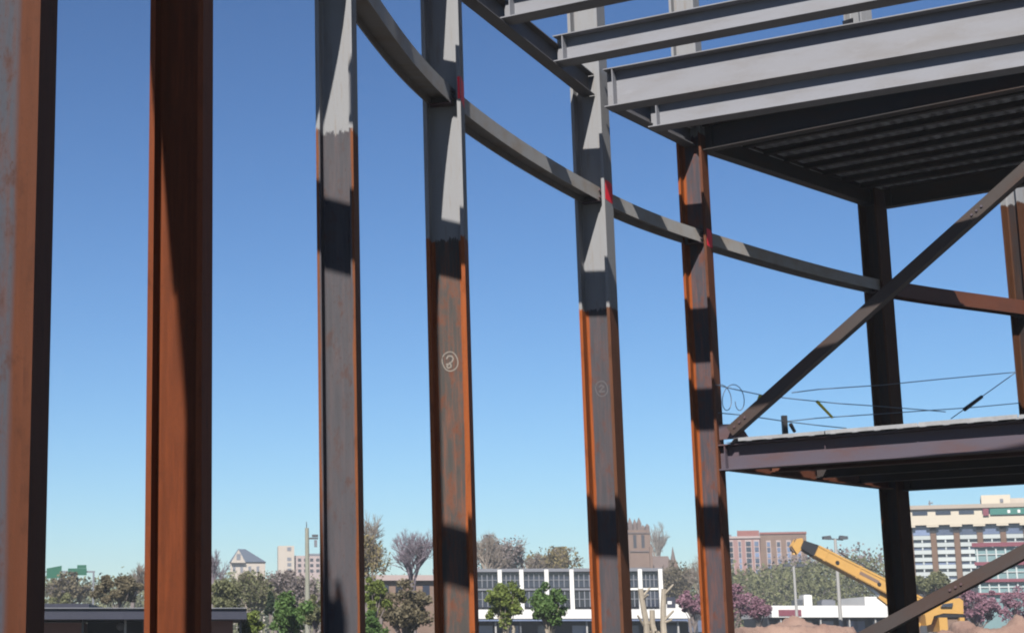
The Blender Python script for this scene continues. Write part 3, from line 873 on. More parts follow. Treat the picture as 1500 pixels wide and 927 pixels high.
def tree(name, label, u, vtop, wpx, D, vbot, style, leaf, group, bark='bark', n=2600, size=0.16, cat='tree', seed=None, vcut=None, twig=None, clumps=26, kids=3, depth=4):
    """u: axis, vtop: top, wpx: crown width in the photo, vbot: where the crown starts"""
    R = random.Random(seed if seed is not None else int(u * 7 + vtop))
    base = at_y(u, HY, D); base.z = 0
    ztop = at_y(u, vtop, D).z
    zb = max(0.2, at_y(u, vbot, D).z)
    w = (at_y(u + wpx / 2, vtop, D) - at_y(u - wpx / 2, vtop, D)).length / 2
    t = thing(name, label, cat, base, (0, 0, 0), group)
    H = ztop
    hc = (ztop + zb) / 2; rh = (ztop - zb) / 2
    trunk = MB()
    tr = max(0.05, H * 0.022)
    if style in ('bare', 'spring'):
        if style == 'bare': leaf = None
        d = Vector((R.gauss(0, .05), R.gauss(0, .05), 1)).normalized()
        st = max(zb, H * 0.22)
        trunk.tube((0, 0, -0.05), d * st, tr * 1.35, tr, 7, cap=False)
        trunk.build('trunk', M[bark], t)
        cr = MB()
        for i in range(5 + kids):
            a = R.uniform(0, 2 * math.pi)
            tilt = R.uniform(0.15, 0.85)
            e = Vector((math.cos(a) * tilt * w / rh, math.sin(a) * tilt * w / rh, 1.0)).normalized()
            branches(cr, d * (st * R.uniform(0.82, 1.0)), e, (H - st) * 0.42, tr * 0.55, depth, R, 0.42, 0.12, kids, None, 4)
        # fit the crown into its box
        X = np.array(cr.v)
        zmax = np.percentile(X[:, 2], 99.5); sc = (H - st * 0.8) / (zmax - st * 0.8)
        X[:, 2] = st * 0.8 + (X[:, 2] - st * 0.8) * sc
        wr = np.percentile(np.abs(X[:, 0]), 98)
        X[:, :2] *= min(1.6, w / max(wr, 1e-3))
        cr.v = [tuple(x) for x in X]
        cr.build('crown', M[twig or 'purpletwig'], t)
        if leaf:
            ends = X[np.array(cr.f)[:, 0]]
            ends = ends[ends[:, 2] > st * 1.05]
            pk = ends[rng.integers(0, len(ends), n)] + rng.normal(size=(n, 3)) * np.array((0.05 * w, 0.05 * w, 0.04 * H))
            pk[:, 2] = np.clip(pk[:, 2], 0.2, ztop)
            put('foliage', leaf_mesh('foliage', pk, size * (0.5 + 0.9 * rng.random(n)), M[leaf]), t)
        return t
    # clump centres
    cs, rs_ = [], []
    for i in range(clumps):
        while True:
            x, y, z = R.uniform(-1, 1), R.uniform(-1, 1), R.uniform(-1, 1)
            rr = x * x + y * y + z * z
            if style == 'conifer':
                if math.hypot(x, y) < (1 - (z + 1) / 2) * 0.9 + 0.06: break
            elif 0.12 < rr < 1: break
        f = R.choice((0.62, 0.80, 0.92))
        cs.append((x * w * f, y * w * f, hc + z * rh * f)); rs_.append((R.uniform(0.13, 0.40)) * min(w, rh) * (1.0 if style != 'sparse' else 0.8))
    n = int(n * 1.7); size = size * 0.74
    per = n // clumps
    C, S = [], []
    for (x, y, z), r in zip(cs, rs_):
        k = rng.normal(size=(per, 3)); k /= np.linalg.norm(k, axis=1)[:, None]
        k *= (rng.random(per) ** 0.45)[:, None] * r
        k[:, 2] *= 0.85
        C.append(k + np.array((x, y, z))); S.append(size * (0.5 + 0.9 * rng.random(per)))
    C = np.concatenate(C); S = np.concatenate(S)
    C[:, 2] = np.minimum(C[:, 2], ztop + 0.05)
    C[:, 2] = np.maximum(C[:, 2], 0.1)
    trunk.tube((0, 0, -0.05), (R.gauss(0, .04) * H, 0, max(zb, H * 0.3)), tr * 1.3, tr * 0.9, 7, cap=False)
    top = Vector((0, 0, max(zb, H * 0.3)))
    for (x, y, z) in cs[::2]:
        trunk.tube(top * R.uniform(0.7, 1.0), (x, y, z), tr * 0.45, tr * 0.10, 4, cap=False)
    if style == 'sparse':
        for (x, y, z), r in zip(cs, rs_):
            for j in range(5):
                e = Vector((R.gauss(0, 1), R.gauss(0, 1), R.gauss(0.5, 1))).normalized()
                trunk.tube((x, y, z), Vector((x, y, z)) + e * r * 1.3, tr * 0.14, tr * 0.05, 3, cap=False)
    trunk.build('trunk', M[bark], t)
    put('crown', leaf_mesh('crown', C, S, M[leaf]), t)
    return t

GT = 'trees beyond the site'
# left gap, beyond the navy canopy
tree('bare_tree', 'tan budding tree behind the two green road signs', 92, 838, 70, 190, 880, 'spring', 'leaf_brown', GT, twig='purpletwig', n=3200, size=0.16)
tree('budding_tree', 'wide golden brown bush above the navy canopy', 172, 838, 78, 110, 889, 'full', 'leaf_brown', GT, n=4200, size=0.11, clumps=44)
tree('bare_tree', 'tall wispy bare tree above the golden brown bush', 188, 826, 60, 170, 870, 'bare', None, GT, twig='tantwig', depth=4)
tree('green_bush', 'low green hedge bush just over the left end of the navy canopy', 85, 868, 80, 130, 900, 'full', 'leaf_olive', GT, n=1800, size=0.12, cat='bush')
# between the dark red and the grey-faced column
tree('bare_tree', 'mauve bare tree beside the dark red column, left of the hip-roofed building', 316, 806, 34, 150, 860, 'bare', None, GT, twig='purpletwig', depth=4)
tree('budding_tree', 'green-brown tree just right of the dark red column', 330, 838, 62, 100, 905, 'full', 'leaf_olive', GT, n=3600, size=0.10, clumps=40)
tree('budding_tree', 'loose mauve-brown tree below the pale tower', 428, 836, 80, 150, 900, 'spring', 'leaf_mauve', GT, n=4800, size=0.112, twig='tantwig')
tree('budding_tree', 'loose olive tree below the hip-roofed building', 372, 836, 66, 130, 905, 'spring', 'leaf_olive', GT, n=4800, size=0.098, twig='tantwig')
tree('conifer_tree', 'small dark conifer between the shrubs and the pale tower', 396, 852, 16, 95, 905, 'conifer', 'conifer', GT, n=1500, size=0.09, clumps=30)
tree('green_tree', 'rounded bright green tree left of the wooden pole', 424, 868, 70, 70, 935, 'full', 'leaf_bright', GT, n=4200, size=0.085, clumps=44)
tree('green_bush', 'lime green shrub under the end of the navy canopy', 366, 893, 50, 62, 945, 'full', 'leaf_lime', GT, n=2400, size=0.06, cat='bush', clumps=30)
tree('green_bush', 'lime green shrub behind the wooden pole beside the grey-faced column', 462, 858, 40, 85, 935, 'full', 'leaf_olive', GT, n=2200, size=0.08, cat='bush')
# between the grey-faced and the bold ringed column
tree('bare_tree', 'tallest wispy bare tree right of the grey-faced column', 536, 752, 76, 160, 835, 'bare', None, GT, twig='tantwig', depth=4, seed=5)
tree('budding_tree', 'olive budding tree right of the grey-faced column', 537, 784, 56, 150, 850, 'spring', 'leaf_gold', GT, n=2560, size=0.112, twig='tantwig')
tree('bare_tree', 'purple vase-shaped bare tree above the pinkish low building', 606, 778, 62, 130, 850, 'bare', None, GT, twig='purpletwig', depth=5, seed=3)
tree('budding_tree', 'brown-green bushy tree left of the bold ringed column', 592, 850, 92, 85, 935, 'full', 'leaf_brown', GT, n=5200, size=0.09, clumps=50)
tree('green_tree', 'yellow-green young tree right beside the grey-faced column', 549, 842, 44, 75, 905, 'full', 'leaf_lime', GT, n=2400, size=0.085, clumps=28)
tree('green_bush', 'bright green low shrub at the foot of the grey-faced column', 545, 893, 52, 62, 945, 'full', 'leaf_bright', GT, n=2600, size=0.06, cat='bush', clumps=30)
# in front of and above the white-columned building
tree('green_tree', 'yellow-green young tree in front of the white-columned building', 741, 850, 64, 75, 916, 'full', 'leaf_lime', GT, 'palebark', n=4200, size=0.075, clumps=46)
tree('green_tree', 'fresh green young tree in front of the white-columned building', 805, 853, 56, 75, 921, 'full', 'leaf_bright', GT, 'palebark', n=4600, size=0.075, clumps=46)
tree('budding_tree', 'grey-brown budding tree over the left end of the white-columned building', 735, 784, 72, 230, 850, 'spring', 'leaf_mauve', GT, n=4160, size=0.150, twig='tantwig')
tree('bare_tree', 'bare tree over the left end of the white-columned building', 722, 782, 60, 215, 845, 'bare', None, GT, twig='tantwig', depth=4)
tree('budding_tree', 'golden budding tree over the middle of the white-columned building', 815, 801, 78, 240, 850, 'spring', 'leaf_gold', GT, n=3840, size=0.165, twig='tantwig')
tree('bare_tree', 'low bare tree peeping over the white-columned building beside the golden one', 780, 812, 60, 235, 850, 'bare', None, GT, twig='tantwig', depth=4)
tree('bare_tree', 'thin bare tree behind the church tower', 966, 766, 34, 470, 830, 'bare', None, GT, twig='tantwig', depth=4)
tree('budding_tree', 'brown tree right of the church gable', 1000, 822, 64, 260, 900, 'spring', 'leaf_brown', GT, n=5440, size=0.165, twig='tantwig')
tree('bare_tree', 'bare brown tree beside the deck corner column', 1028, 812, 44, 240, 880, 'bare', None, GT, twig='tantwig', depth=4)
# blossom
GB = 'pink blossom trees'
tree('blossom_tree', 'pink blossom tree left of the deck corner column, over the white fascia', 1018, 862, 50, 140, 905, 'full', 'blossom', GB, n=2600, size=0.11, clumps=34)
tree('blossom_tree', 'pink blossom tree right of the deck corner column', 1074, 854, 62, 135, 915, 'full', 'blossom', GB, n=3600, size=0.11, clumps=44)
tree('blossom_tree', 'smaller pink blossom tree beside the red-striped white fascia', 1113, 872, 42, 138, 915, 'full', 'blossom', GB, n=2400, size=0.10, clumps=30)
tree('blossom_tree', 'large pink blossom tree right of the crane counterweight', 1432, 855, 84, 150, 918, 'full', 'blossom', GB, n=4200, size=0.12, clumps=46)
tree('blossom_tree', 'pink blossom tree cut by the right edge of the picture', 1502, 858, 70, 160, 918, 'full', 'blossom', GB, n=3000, size=0.12, clumps=36)
tree('green_tree', 'rounded green tree in front of the hotel', 1366, 833, 66, 190, 885, 'full', 'leaf_olive', GT, n=3600, size=0.17, clumps=40)
# pale pruned trunks in front of the canopy
def pale_tree(label, u, vtop, lean, R):
    D = 60
    b = at_y(u, HY, D); b.z = 0
    z = at_y(u, vtop, D).z
    t = thing('pruned_tree', label, 'tree', b, (0, 0, 0), 'pale pruned trees')
    mb = MB()
    p = Vector((0, 0, -0.05)); r = 0.135
    n = 6
    for i in range(n):
        q = Vector((lean * (i + 1) / n + R.gauss(0, .04), R.gauss(0, .04), z * (i + 1) / n))
        mb.tube(p, q, r, r * 0.93, 8, cap=(i == n - 1)); p, r = q, r * 0.93
    mb.build('trunk', M['palebark'], t)
    lm = MB()
    for i in range(5):
        h = R.uniform(0.5, 0.98) * z
        a = R.uniform(0, 6.28)
        s = Vector((lean * h / z, 0, h))
        e = s + Vector((math.cos(a) * R.uniform(.2, .45), math.sin(a) * .3, R.uniform(.1, .4)))
        lm.tube(s, e, 0.05, 0.03, 6)
    lm.build('limb', M['palebark'], t)
R_ = random.Random(4)
pale_tree('pale pruned tree trunk with stubs, left one before the white fascia', 950, 862, -0.15, R_)
pale_tree('short pale pruned trunk between two taller pale ones', 959, 893, 0.0, R_)
pale_tree('pale pruned tree trunk with stubs beside the navy badge', 972, 862, 0.05, R_)

# far wood behind the low building, one mass
def wood(label, prof, D, depth, mat, n, size):
    C = []
    us = [p[0] for p in prof]; vs = [p[1] for p in prof]
    for i in range(n):
        u = rng.uniform(us[0], us[-1]); vt = np.interp(u, us, vs) + 7 * math.sin(u * 0.31) * math.sin(u * 0.113 + 1)
        f = rng.random() ** 0.8
        y = D + rng.random() * depth
        zt = at_y(u, vt, D).z
        z = 0.3 + (zt - 0.3) * f
        x = at_y(u, vt, D).x
        C.append((x + rng.normal() * 0.3, y, z + rng.normal() * 0.3))
    S = size * (0.5 + 0.9 * rng.random(n))
    o = put('far_wood', leaf_mesh('far_wood', np.array(C), S, M[mat]))
    tag(o, label, 'woodland', None, 'stuff')
wood('olive green far wood behind the low white building', [(1040, 832), (1070, 818), (1100, 828), (1130, 842), (1150, 838), (1180, 822), (1210, 818), (1250, 815), (1300, 812), (1345, 820)], 270, 45, 'leaf_olive', 26000, 0.24)
wood('mauve brown bare far wood rising behind the crane boom', [(1190, 830), (1215, 812), (1240, 802), (1270, 798), (1300, 806), (1340, 815)], 320, 40, 'leaf_mauve', 11000, 0.28)
wood('olive far wood behind the left canopy', [(-60, 846), (60, 842), (90, 846), (130, 848), (210, 836), (310, 838), (470, 846), (640, 845)], 300, 40, 'leaf_olive', 34000, 0.30)

# ------------------------------------------------------------------ far buildings
def px(D): return D / F           # metres per photo pixel at that distance
class Facade:
    """a building whose front corner stands at distance D; x and z measured from photo pixels along its own front"""
    def __init__(s, name, label, u0, D, yaw=0.0, cat='building', group=None):
        s.D, s.u0, s.yaw = D, u0, yaw
        s.o = at_y(u0, HY, D)
        s.k = (at_y(u0 + 100, HY, D) - s.o).length / 100
        s.t = thing(name, label, cat, (s.o.x, D, 0), (0, 0, yaw), group)
    def x(s, u):
        k = at_y(u, HY, s.D).x / s.D
        return (k * s.D - s.o.x) / (math.cos(s.yaw) - k * math.sin(s.yaw))
    def z(s, v): return max(0.0, at_y(s.u0, v, s.D).z)
    def box(s, part, mat, u0, u1, v0, v1, y0=0.0, y1=12.0, parent=None):
        return MB().box(s.x(u0), s.x(u1), y0, y1, s.z(v1), s.z(v0)).build(part, M[mat], parent or s.t)

# white-columned office
b = Facade('office_building', 'two-storey dark glass office with white columns behind the young green trees', 650, 160, -0.12)
b.box('body', 'dark', 640, 972, 838, 990, 0.45, 16)
b.box('roof_slab', 'mullion', 636, 976, 833, 837.6, -0.1, 16.2)
cols_u = [662, 698, 735, 767, 804, 841, 878, 912, 942, 972]
for cu in cols_u:
    b.box('white_column', 'white', cu - 3.0, cu + 3.0, 834.5, 893, -0.22, 0.42)
for i in range(len(cols_u) - 1):
    a, c = cols_u[i] + 3.0, cols_u[i + 1] - 3.0
    for (v0, v1) in ((838.5, 860.5), (866.0, 889)):
        w = b.box('window', 'glass', a + .3, c - .3, v0, v1, 0.36, 0.44)
        for j in range(1, 4):
            x = a + (c - a) * j / 4
            b.box('mullion', 'mullion', x - 0.7, x + 0.7, v0 + .2, v1 - .2, 0.22, 0.355, w)
        b.box('transom', 'mullion', a + .5, c - .5, (v0 + v1) / 2 - .5, (v0 + v1) / 2 + .5, 0.26, 0.35, w)
    b.box('sill_panel', 'mullion' if i < 7 else 'white', a + .2, c - .2, 861.6, 864.6, 0.18, 0.44)
b.box('canopy_fascia', 'white', 650, 1012, 893.4, 906.5, -3.0, -0.3)
b.box('fascia_stripe', 'blueglass', 650, 1012, 906.8, 909.8, -2.9, -0.4)
b.box('shopfront', 'dark', 660, 1008, 911, 990, -0.9, 0.3)
for i, cu in enumerate((690, 726, 762, 858, 905, 990)):
    b.box('shop_post', 'pole' if i % 2 else 'lamphead', cu - 1.2, cu + 1.2, 910.5, 990, -2.4, -2.1)
for i, cu in enumerate((670, 712, 750, 800, 850, 925, 985)):
    b.box('shop_window', 'blueglass', cu - 12, cu + 10, 916, 960, -1.0, -0.91)
badge = Facade('wall_badge', 'navy badge with a white centre on the white fascia beside the pale trunks', 986, 160 - 3.15, cat='sign')
badge.box('plate', 'canopy', 980, 992, 874, 890, -0.1, 0.06)
badge.box('emblem', 'white', 980.5, 986.5, 880, 884.5, -0.14, -0.102)
w2 = Facade('shop_building', 'plain white flat-roofed shop end between the badge and the blossom tree', 975, 170)
w2.box('wall', 'white', 973, 1062, 884, 893, 0, 10)
w2.box('wall', 'dark', 976, 1060, 893.2, 990, 0.4, 10)
for cu in (1014, 1030, 1046):
    w2.box('window', 'blueglass', cu - 5, cu + 5, 908, 925, 0.3, 0.39)

# low white building with a red stripe
b = Facade('low_building', 'long low building with white fascia and red stripe behind the lamp posts', 1110, 185, -0.05)
b.box('fascia', 'white', 1128, 1345, 887, 904, -1.5, 12)
b.box('fascia', 'white', 1268, 1345, 874, 886.6, -0.8, 8)
b.box('red_stripe', 'redband', 1138, 1171, 893, 902, -1.58, -1.502)
b.box('shopfront', 'dark', 1128, 1345, 904.4, 990, 0.3, 11)
for cu in (1150, 1185, 1216, 1252, 1262, 1290):
    b.box('shop_window', 'blueglass', cu - 8, cu + 8, 909, 935, 0.2, 0.29)
for cu in (1142, 1200, 1242, 1280):
    b.box('post', 'pole', cu - 1.0, cu + 1.0, 904.4, 990, -1.2, -0.9)
for lab, u0, u1, v0, m in (('small white rooftop unit left of the taller lamp post', 1182, 1194, 871, 'white'), ('low grey rooftop unit behind the white fascia', 1208, 1228, 879, 'mullion'), ('dark rooftop unit on the white fascia beside the white one', 1170, 1180, 878, 'lamphead')):
    r = Facade('rooftop_unit', lab, u0, 189, cat='rooftop unit', group='units on the low roof')
    r.box('casing', m, u0, u1, v0, 886.8, 0, 1.6)
    r.box('cowl', 'mullion', u0 + 2, u1 - 2, v0 - 1.5, v0 - .1, 0.2, 1.2)

# brick apartment block
b = Facade('apartment_block', 'pink brick apartment block with dark window strips on the skyline', 1065, 360, -0.28)
b.box('wall', 'brick', 1058, 1122, 789, 1000, 0, 16)
b.box('wall', 'stone', 1122.4, 1192, 782, 1000, 3, 20)
b.box('parapet', 'bandstone', 1057, 1123, 785.5, 788.7, -0.25, 16.2)
b.box('parapet', 'brickred', 1122.6, 1193, 779, 781.8, 2.8, 20.2)
b.box('penthouse', 'brickred', 1089, 1122, 776, 785.2, 3, 12)
b.box('penthouse', 'mullion', 1066, 1080, 781.5, 785.2, 3, 10)
win = {}
for cu, w in ((1078, 3.6), (1105, 3.6), (1117, 3.0), (1092, 1.6), (1135, 2.4), (1150, 2.4), (1165, 2.4), (1180, 2.4)):
    y = 0 if cu < 1122 else 3
    b.box('window_strip', 'bandstone', cu - w - 1.1, cu + w + 1.1, 791, 868, y - 0.14, y - 0.003)
    for f in range(9):
        v0 = 793.5 + f * 8.2
        b.box('window', 'glass' if w > 3.2 else 'blueglass', cu - w, cu + w, v0, v0 + 6.4, y - 0.24, y - 0.145)

# church
b = Facade('church', 'brown stone church with a pinnacled tower and a steep gable', 925, 400)
b.box('tower', 'stone', 926, 960, 776, 1000, 0, 5.3)
for cu in (931.5, 945, 957):
    mbp = MB()
    x, z0, z1 = b.x(cu), b.z(776.2), b.z(757 if cu < 950 else 766)
    w = 3.0 * b.k
    for yy in (0.0, 4.3):
        mbp.box(x - w, x + w, yy + .1, yy + 0.9, z0, z0 + (z1 - z0) * 0.55)
        mbp.add([(x - w, yy + .1, z0 + (z1 - z0) * .552), (x + w, yy + .1, z0 + (z1 - z0) * .552), (x + w, yy + .9, z0 + (z1 - z0) * .552), (x - w, yy + .9, z0 + (z1 - z0) * .552), (x, yy + .5, z1)], [(0, 1, 4), (1, 2, 4), (2, 3, 4), (3, 0, 4), (3, 2, 1, 0)])
    mbp.build('pinnacle', M['slate'], b.t)
for cu in (937, 949):
    b.box('belfry_opening', 'dark', cu - 2.3, cu + 2.3, 783, 802, -0.06, 0.05)
for v in (779, 806, 830):
    b.box('string_course', 'slate', 925.3, 960.7, v, v + 2, -0.22, 5.5)
for cu in (926.5, 959.5):
    b.box('buttress', 'stone', cu - 2, cu + 2, 800, 1000, -0.5, -0.001)
g = MB()
x0, x1, z0, z1 = b.x(961), b.x(1002), b.z(846), b.z(812)
g.add([(x0, 1, z0), (x1, 1, z0), (x1, 12, z0), (x0, 12, z0), (x0, 6.5, z1), (x1 - 1.0, 6.5, z1)], [(0, 1, 5, 4), (2, 3, 4, 5), (1, 2, 5), (3, 0, 4)])
g.build('nave_roof', M['slate'], b.t)
b.box('nave_wall', 'stone', 961, 1002, 846.3, 1000, 1.2, 11.8)
g = MB()
x0, x1, xm = b.x(983), b.x(1006), b.x(994)
g.add([(x0, -1, b.z(848)), (x1, -1, b.z(848)), (xm, -1, b.z(818)), (x0, 6, b.z(848)), (x1, 6, b.z(848)), (xm, 6, b.z(818))], [(0, 1, 2), (5, 4, 3), (0, 2, 5, 3), (1, 4, 5, 2)])
g.build('gable', M['stone'], b.t)
MB().tube((xm, 1, b.z(820)), (xm, 1, b.z(800)), 0.55, 0.03, 6).build('spirelet', M['slate'], b.t)

# hip-roofed pale building and the pale tower
b = Facade('hip_roofed_building', 'pale stone building with a blue-grey hipped roof on the skyline', 338, 480)
b.box('wall', 'palestone', 337, 389, 823, 1000, 0, 14)
g = MB()
x = b.x
g.add([(x(336), -.5, b.z(822.6)), (x(390), -.5, b.z(822.6)), (x(390), 14.5, b.z(822.6)), (x(336), 14.5, b.z(822.6)), (x(349), 5, b.z(802)), (x(360), 5, b.z(802.5)), (x(384), 8, b.z(817))],
      [(0, 1, 6, 5, 4), (1, 2, 6), (2, 3, 4, 5, 6), (3, 0, 4)])
g.build('roof', M['bluegreyroof'], b.t)
g = MB()
g.add([(x(338), -1.2, b.z(824)), (x(360), -1.2, b.z(824)), (x(349.5), -1.2, b.z(805)), (x(338), 3, b.z(824)), (x(360), 3, b.z(824)), (x(349.5), 3, b.z(805))], [(0, 1, 2), (5, 4, 3), (0, 2, 5, 3), (1, 4, 5, 2), (0, 3, 4, 1)])
g.build('gable', M['palestone'], b.t)
b.box('window', 'mullion', 346.5, 352.5, 811, 820, -1.26, -1.19)
for cu in (343, 354, 366, 378):
    b.box('window', 'mullion', cu - 2, cu + 2, 829, 838, -0.06, 0.04)
b = Facade('pale_tower_block', 'pale beige tower block beside the wooden pole on the skyline', 408, 460)
b.box('tower', 'palestone', 408, 432, 799, 1000, 0, 8)
b.box('wing', 'bandstone', 432.4, 476, 813, 1000, 1.5, 16)
b.box('parapet', 'mullion', 452, 477, 810, 812.8, 1.4, 16)
b.box('window', 'mullion', 421.5, 427.5, 801, 806.5, -0.06, 0.04)
for v in (816, 824, 832):
    b.box('window', 'mullion', 421.5, 427.5, v, v + 5, -0.06, 0.04)
    for cu in (440, 449, 458, 467):
        b.box('window', 'dark', cu - 2.4, cu + 2.4, v + 1, v + 5.5, 1.44, 1.54)

# pinkish flat building behind the shrubs
b = Facade('flat_roofed_house', 'low pinkish flat-roofed building behind the brown-green bushy tree', 545, 185)
b.box('roof_band', 'bandstone', 552, 645, 842, 850, -0.6, 12)
b.box('wall', 'stone', 554, 643, 850.3, 1000, 0, 11.5)
for cu in (566, 586, 606, 626):
    b.box('window', 'glass', cu - 5, cu + 5, 856, 872, -0.05, 0.04)

# hotel
b = Facade('hotel_building', 'cream hotel block with brown piers and blue glass at the right', 1330, 255, -0.38)
b.box('body', 'dark', 1331, 1640, 760, 1000, 0.6, 20)
b.box('coping', 'tan', 1328, 1640, 741.5, 747.2, -0.9, 20.5)
b.box('crown_band', 'cream', 1330, 1640, 747.5, 770, -0.5, 20)
b.box('corner_pier', 'cream', 1331, 1341.5, 771.5, 1000, -0.3, 2)
pu = [1345.5 + 34.6 * i for i in range(8)]
for i, cu in enumerate(pu):
    b.box('pier', 'pier', cu - 4.2, cu + 4.2, 782, 1000, -0.25, 0.6)
    b.box('pier_cap', 'black', cu - 4.8, cu + 4.8, 773.4, 781.6, -0.05, 0.6)
    b.box('scallop', 'cream', cu - 9, cu + 9, 770.3, 773.0, -0.6, 0.55)
    if i == 7: break
    a, c = cu + 4.6, pu[i + 1] - 4.6
    b.box('slot_window', 'glass', cu + 6, pu[i + 1] - 6, 750.0, 755.6, -0.56, -0.503)
    b.box('window', 'blueglass', a, c, 771, 784.5, 0.22, 0.59)
    for r in range(7):
        v0 = 785 + r * 10.6
        b.box('spandrel_panel', 'spandrelpanel', a, c, v0, v0 + 5.8, 0.05, 0.59)
        w = b.box('window', 'blueglass' if r % 2 else 'glass', a, c, v0 + 6.1, v0 + 10.3, 0.3, 0.59)
        b.box('mullion', 'spandrelpanel', (a + c) / 2 - 1.1, (a + c) / 2 + 1.1, v0 + 6.2, v0 + 10.2, 0.12, 0.295, w)
b.box('penthouse', 'cream', 1456, 1500, 727, 741.2, 2, 12)
b.box('penthouse', 'palestone', 1500.4, 1560, 732, 741.2, 2.5, 12)
b.box('vent', 'mullion', 1484, 1489, 733, 738, 1.9, 1.999)
MB().tube((b.x(1378), 4, b.z(741.6)), (b.x(1378), 4, b.z(731)), 0.12, 0.08, 5).build('antenna', M['mullion'], b.t)
MB().tube((b.x(1376), 4, b.z(735)), (b.x(1383), 4, b.z(734.5)), 0.10, 0.10, 5).build('antenna', M['mullion'], b.t)
sg = thing('rooftop_sign', 'teal green sign with a red emblem on the crown of the hotel', 'sign', b.t.location, b.t.rotation_euler)
def sbox(n, m, u0, u1, v0, v1, y0, y1): MB().box(b.x(u0), b.x(u1), y0, y1, b.z(v1), b.z(v0)).build(n, M[m], sg)
sbox('sign_panel', 'greenhotel', 1467, 1560, 748.5, 757.5, -0.75, -0.62)
sbox('emblem', 'redband', 1456.5, 1465, 747.5, 758.5, -0.78, -0.62)
sbox('lettering', 'white', 1493, 1497, 751, 755.5, -0.80, -0.752)
sbox('lettering', 'white', 1508, 1512, 751, 755.5, -0.80, -0.752)

# red-banded glass pavilion in front of the hotel
b = Facade('glass_building', 'teal glass building with red bands in front of the hotel', 1436, 215, -0.42)
b.box('wall', 'teal', 1440, 1620, 801.5, 1000, 0, 14)
for v0, v1, u0 in ((795, 801, 1436), (823, 828, 1438), (848, 852.5, 1438), (868, 871, 1438)):
    b.box('red_band', 'redband', u0, 1622, v0, v1, -0.5, -0.003)
for i in range(13):
    cu = 1443 + i * 14
    b.box('mullion', 'spandrelpanel', cu - 1.1, cu + 1.1, 803.3, 868, -0.2, -0.004)
for v in (812, 838, 860):
    b.box('glazing_bar', 'spandrelpanel', 1440, 1620, v - .7, v + .7, -0.14, -0.005)

# ------------------------------------------------------------------ navy canopy at the left
b = Facade('canopy_pavilion', 'long flat navy canopy over pinkish brick walls at the lower left', 60, 58)
b.box('upper_roof', 'canopy', -200, 133, 884.5, 892.5, -1.0, 6)
b.box('fascia', 'canopy', -200, 361, 893, 908, -2.2, 7)
b.box('soffit_trim', 'mullion', -200, 361, 891.6, 892.8, -2.3, -2.22)
b.box('wall', 'pinkwall', -120, 118, 911, 1025, 0.6, 5)
b.box('wall', 'pinkwall', 300, 341, 908.3, 1025, 0.6, 5)
b.box('recess', 'dark', 118.4, 299, 908.3, 1025, 2.5, 5.2)
for cu in (126, 187, 214, 352):
    b.box('post', 'lamphead' if cu != 187 else 'pole', cu - 1.6, cu + 1.6, 908.3, 1025, -1.4, -1.25)
gl = MB()
gx, gz = b.x(175), b.z(917)
for i in range(6):
    for j in range(10):
        def P_(i, j): return (gx + .13 * math.sin(math.pi * i / 6) * math.cos(2 * math.pi * j / 10), 0.3 + .13 * math.sin(math.pi * i / 6) * math.sin(2 * math.pi * j / 10), gz + .13 * math.cos(math.pi * i / 6))
        gl.add([P_(i, j), P_(i + 1, j), P_(i + 1, j + 1), P_(i, j + 1)], [(0, 1, 2, 3)])
gl.build('globe_light', M['mullion'], b.t, smooth=True)
MB().tube((gx, 0.3, gz + .13), (gx, 0.3, b.z(908)), 0.015).build('globe_stem', M['black'], b.t)

# ------------------------------------------------------------------ road signs on a gantry
D = 230
gt = Facade('sign_gantry', 'thin grey gantry carrying the two green road signs', 40, D, cat='sign gantry')
for cu in (30, 135):
    gt.box('post', 'mullion', cu - 1.3, cu + 1.3, 836, 990, 0.3, 0.6)
gt.box('cross_beam', 'mullion', 28, 137, 835.5, 838, 0.32, 0.58)
s1 = Facade('road_sign', 'larger green road sign at the left, nearer the scaly column', 64, D, cat='sign', group='green road signs')
s1.t.rotation_euler.z = 0.0
x = s1.x
MB().prism([(x(66), s1.z(847)), (x(88), s1.z(845)), (x(88), s1.z(828)), (x(66), s1.z(832))], 0.0, 0.14).build('panel', M['greensign'], s1.t)
s1.box('bracket', 'mullion', 75, 77, 835.7, 837.8, 0.15, 0.3)
s2 = Facade('road_sign', 'stepped green road sign with an exit tab, right of the larger one', 97, D, cat='sign', group='green road signs')
x = s2.x
s2.box('panel', 'greensign', 97.5, 125, 832, 842, 0, 0.14)
s2.box('exit_tab', 'greensign', 111, 124.5, 827, 831.8, 0, 0.14)
s2.box('bracket', 'mullion', 109, 111, 835.7, 837.8, 0.15, 0.3)

# ------------------------------------------------------------------ poles and lamps
D = 100
u = thing('utility_pole', 'weathered wooden pole with a small arm left of the grey-faced column', 'pole', Vector((at_y(451, HY, D).x, D, 0)))
ztop = at_y(449, 773, D).z
ky = at_y(450, 800, D); kk = (at_y(550, 800, D) - ky).length / 100
MB().tube((0, 0, -0.05), (0, 0, ztop), 0.16, 0.11, 9).build('shaft', M['woodpole'], u)
MB().box(-0.05, 0.62, -0.05, 0.05, ztop - 0.62, ztop - 0.53).build('arm', M['lamphead'], u)
MB().box(0.28, 0.62, -0.09, 0.09, ztop - 0.50, ztop - 0.36).build('lamp_head', M['lamphead'], u)
MB().box(0.40, 0.56, -0.07, 0.07, ztop - 1.05, ztop - 0.66).build('transformer', M['mullion'], u)
MB().tube((-0.02, 0, ztop), (-0.02, 0, ztop + 0.35), 0.03, 0.02).build('finial', M['lamphead'], u)

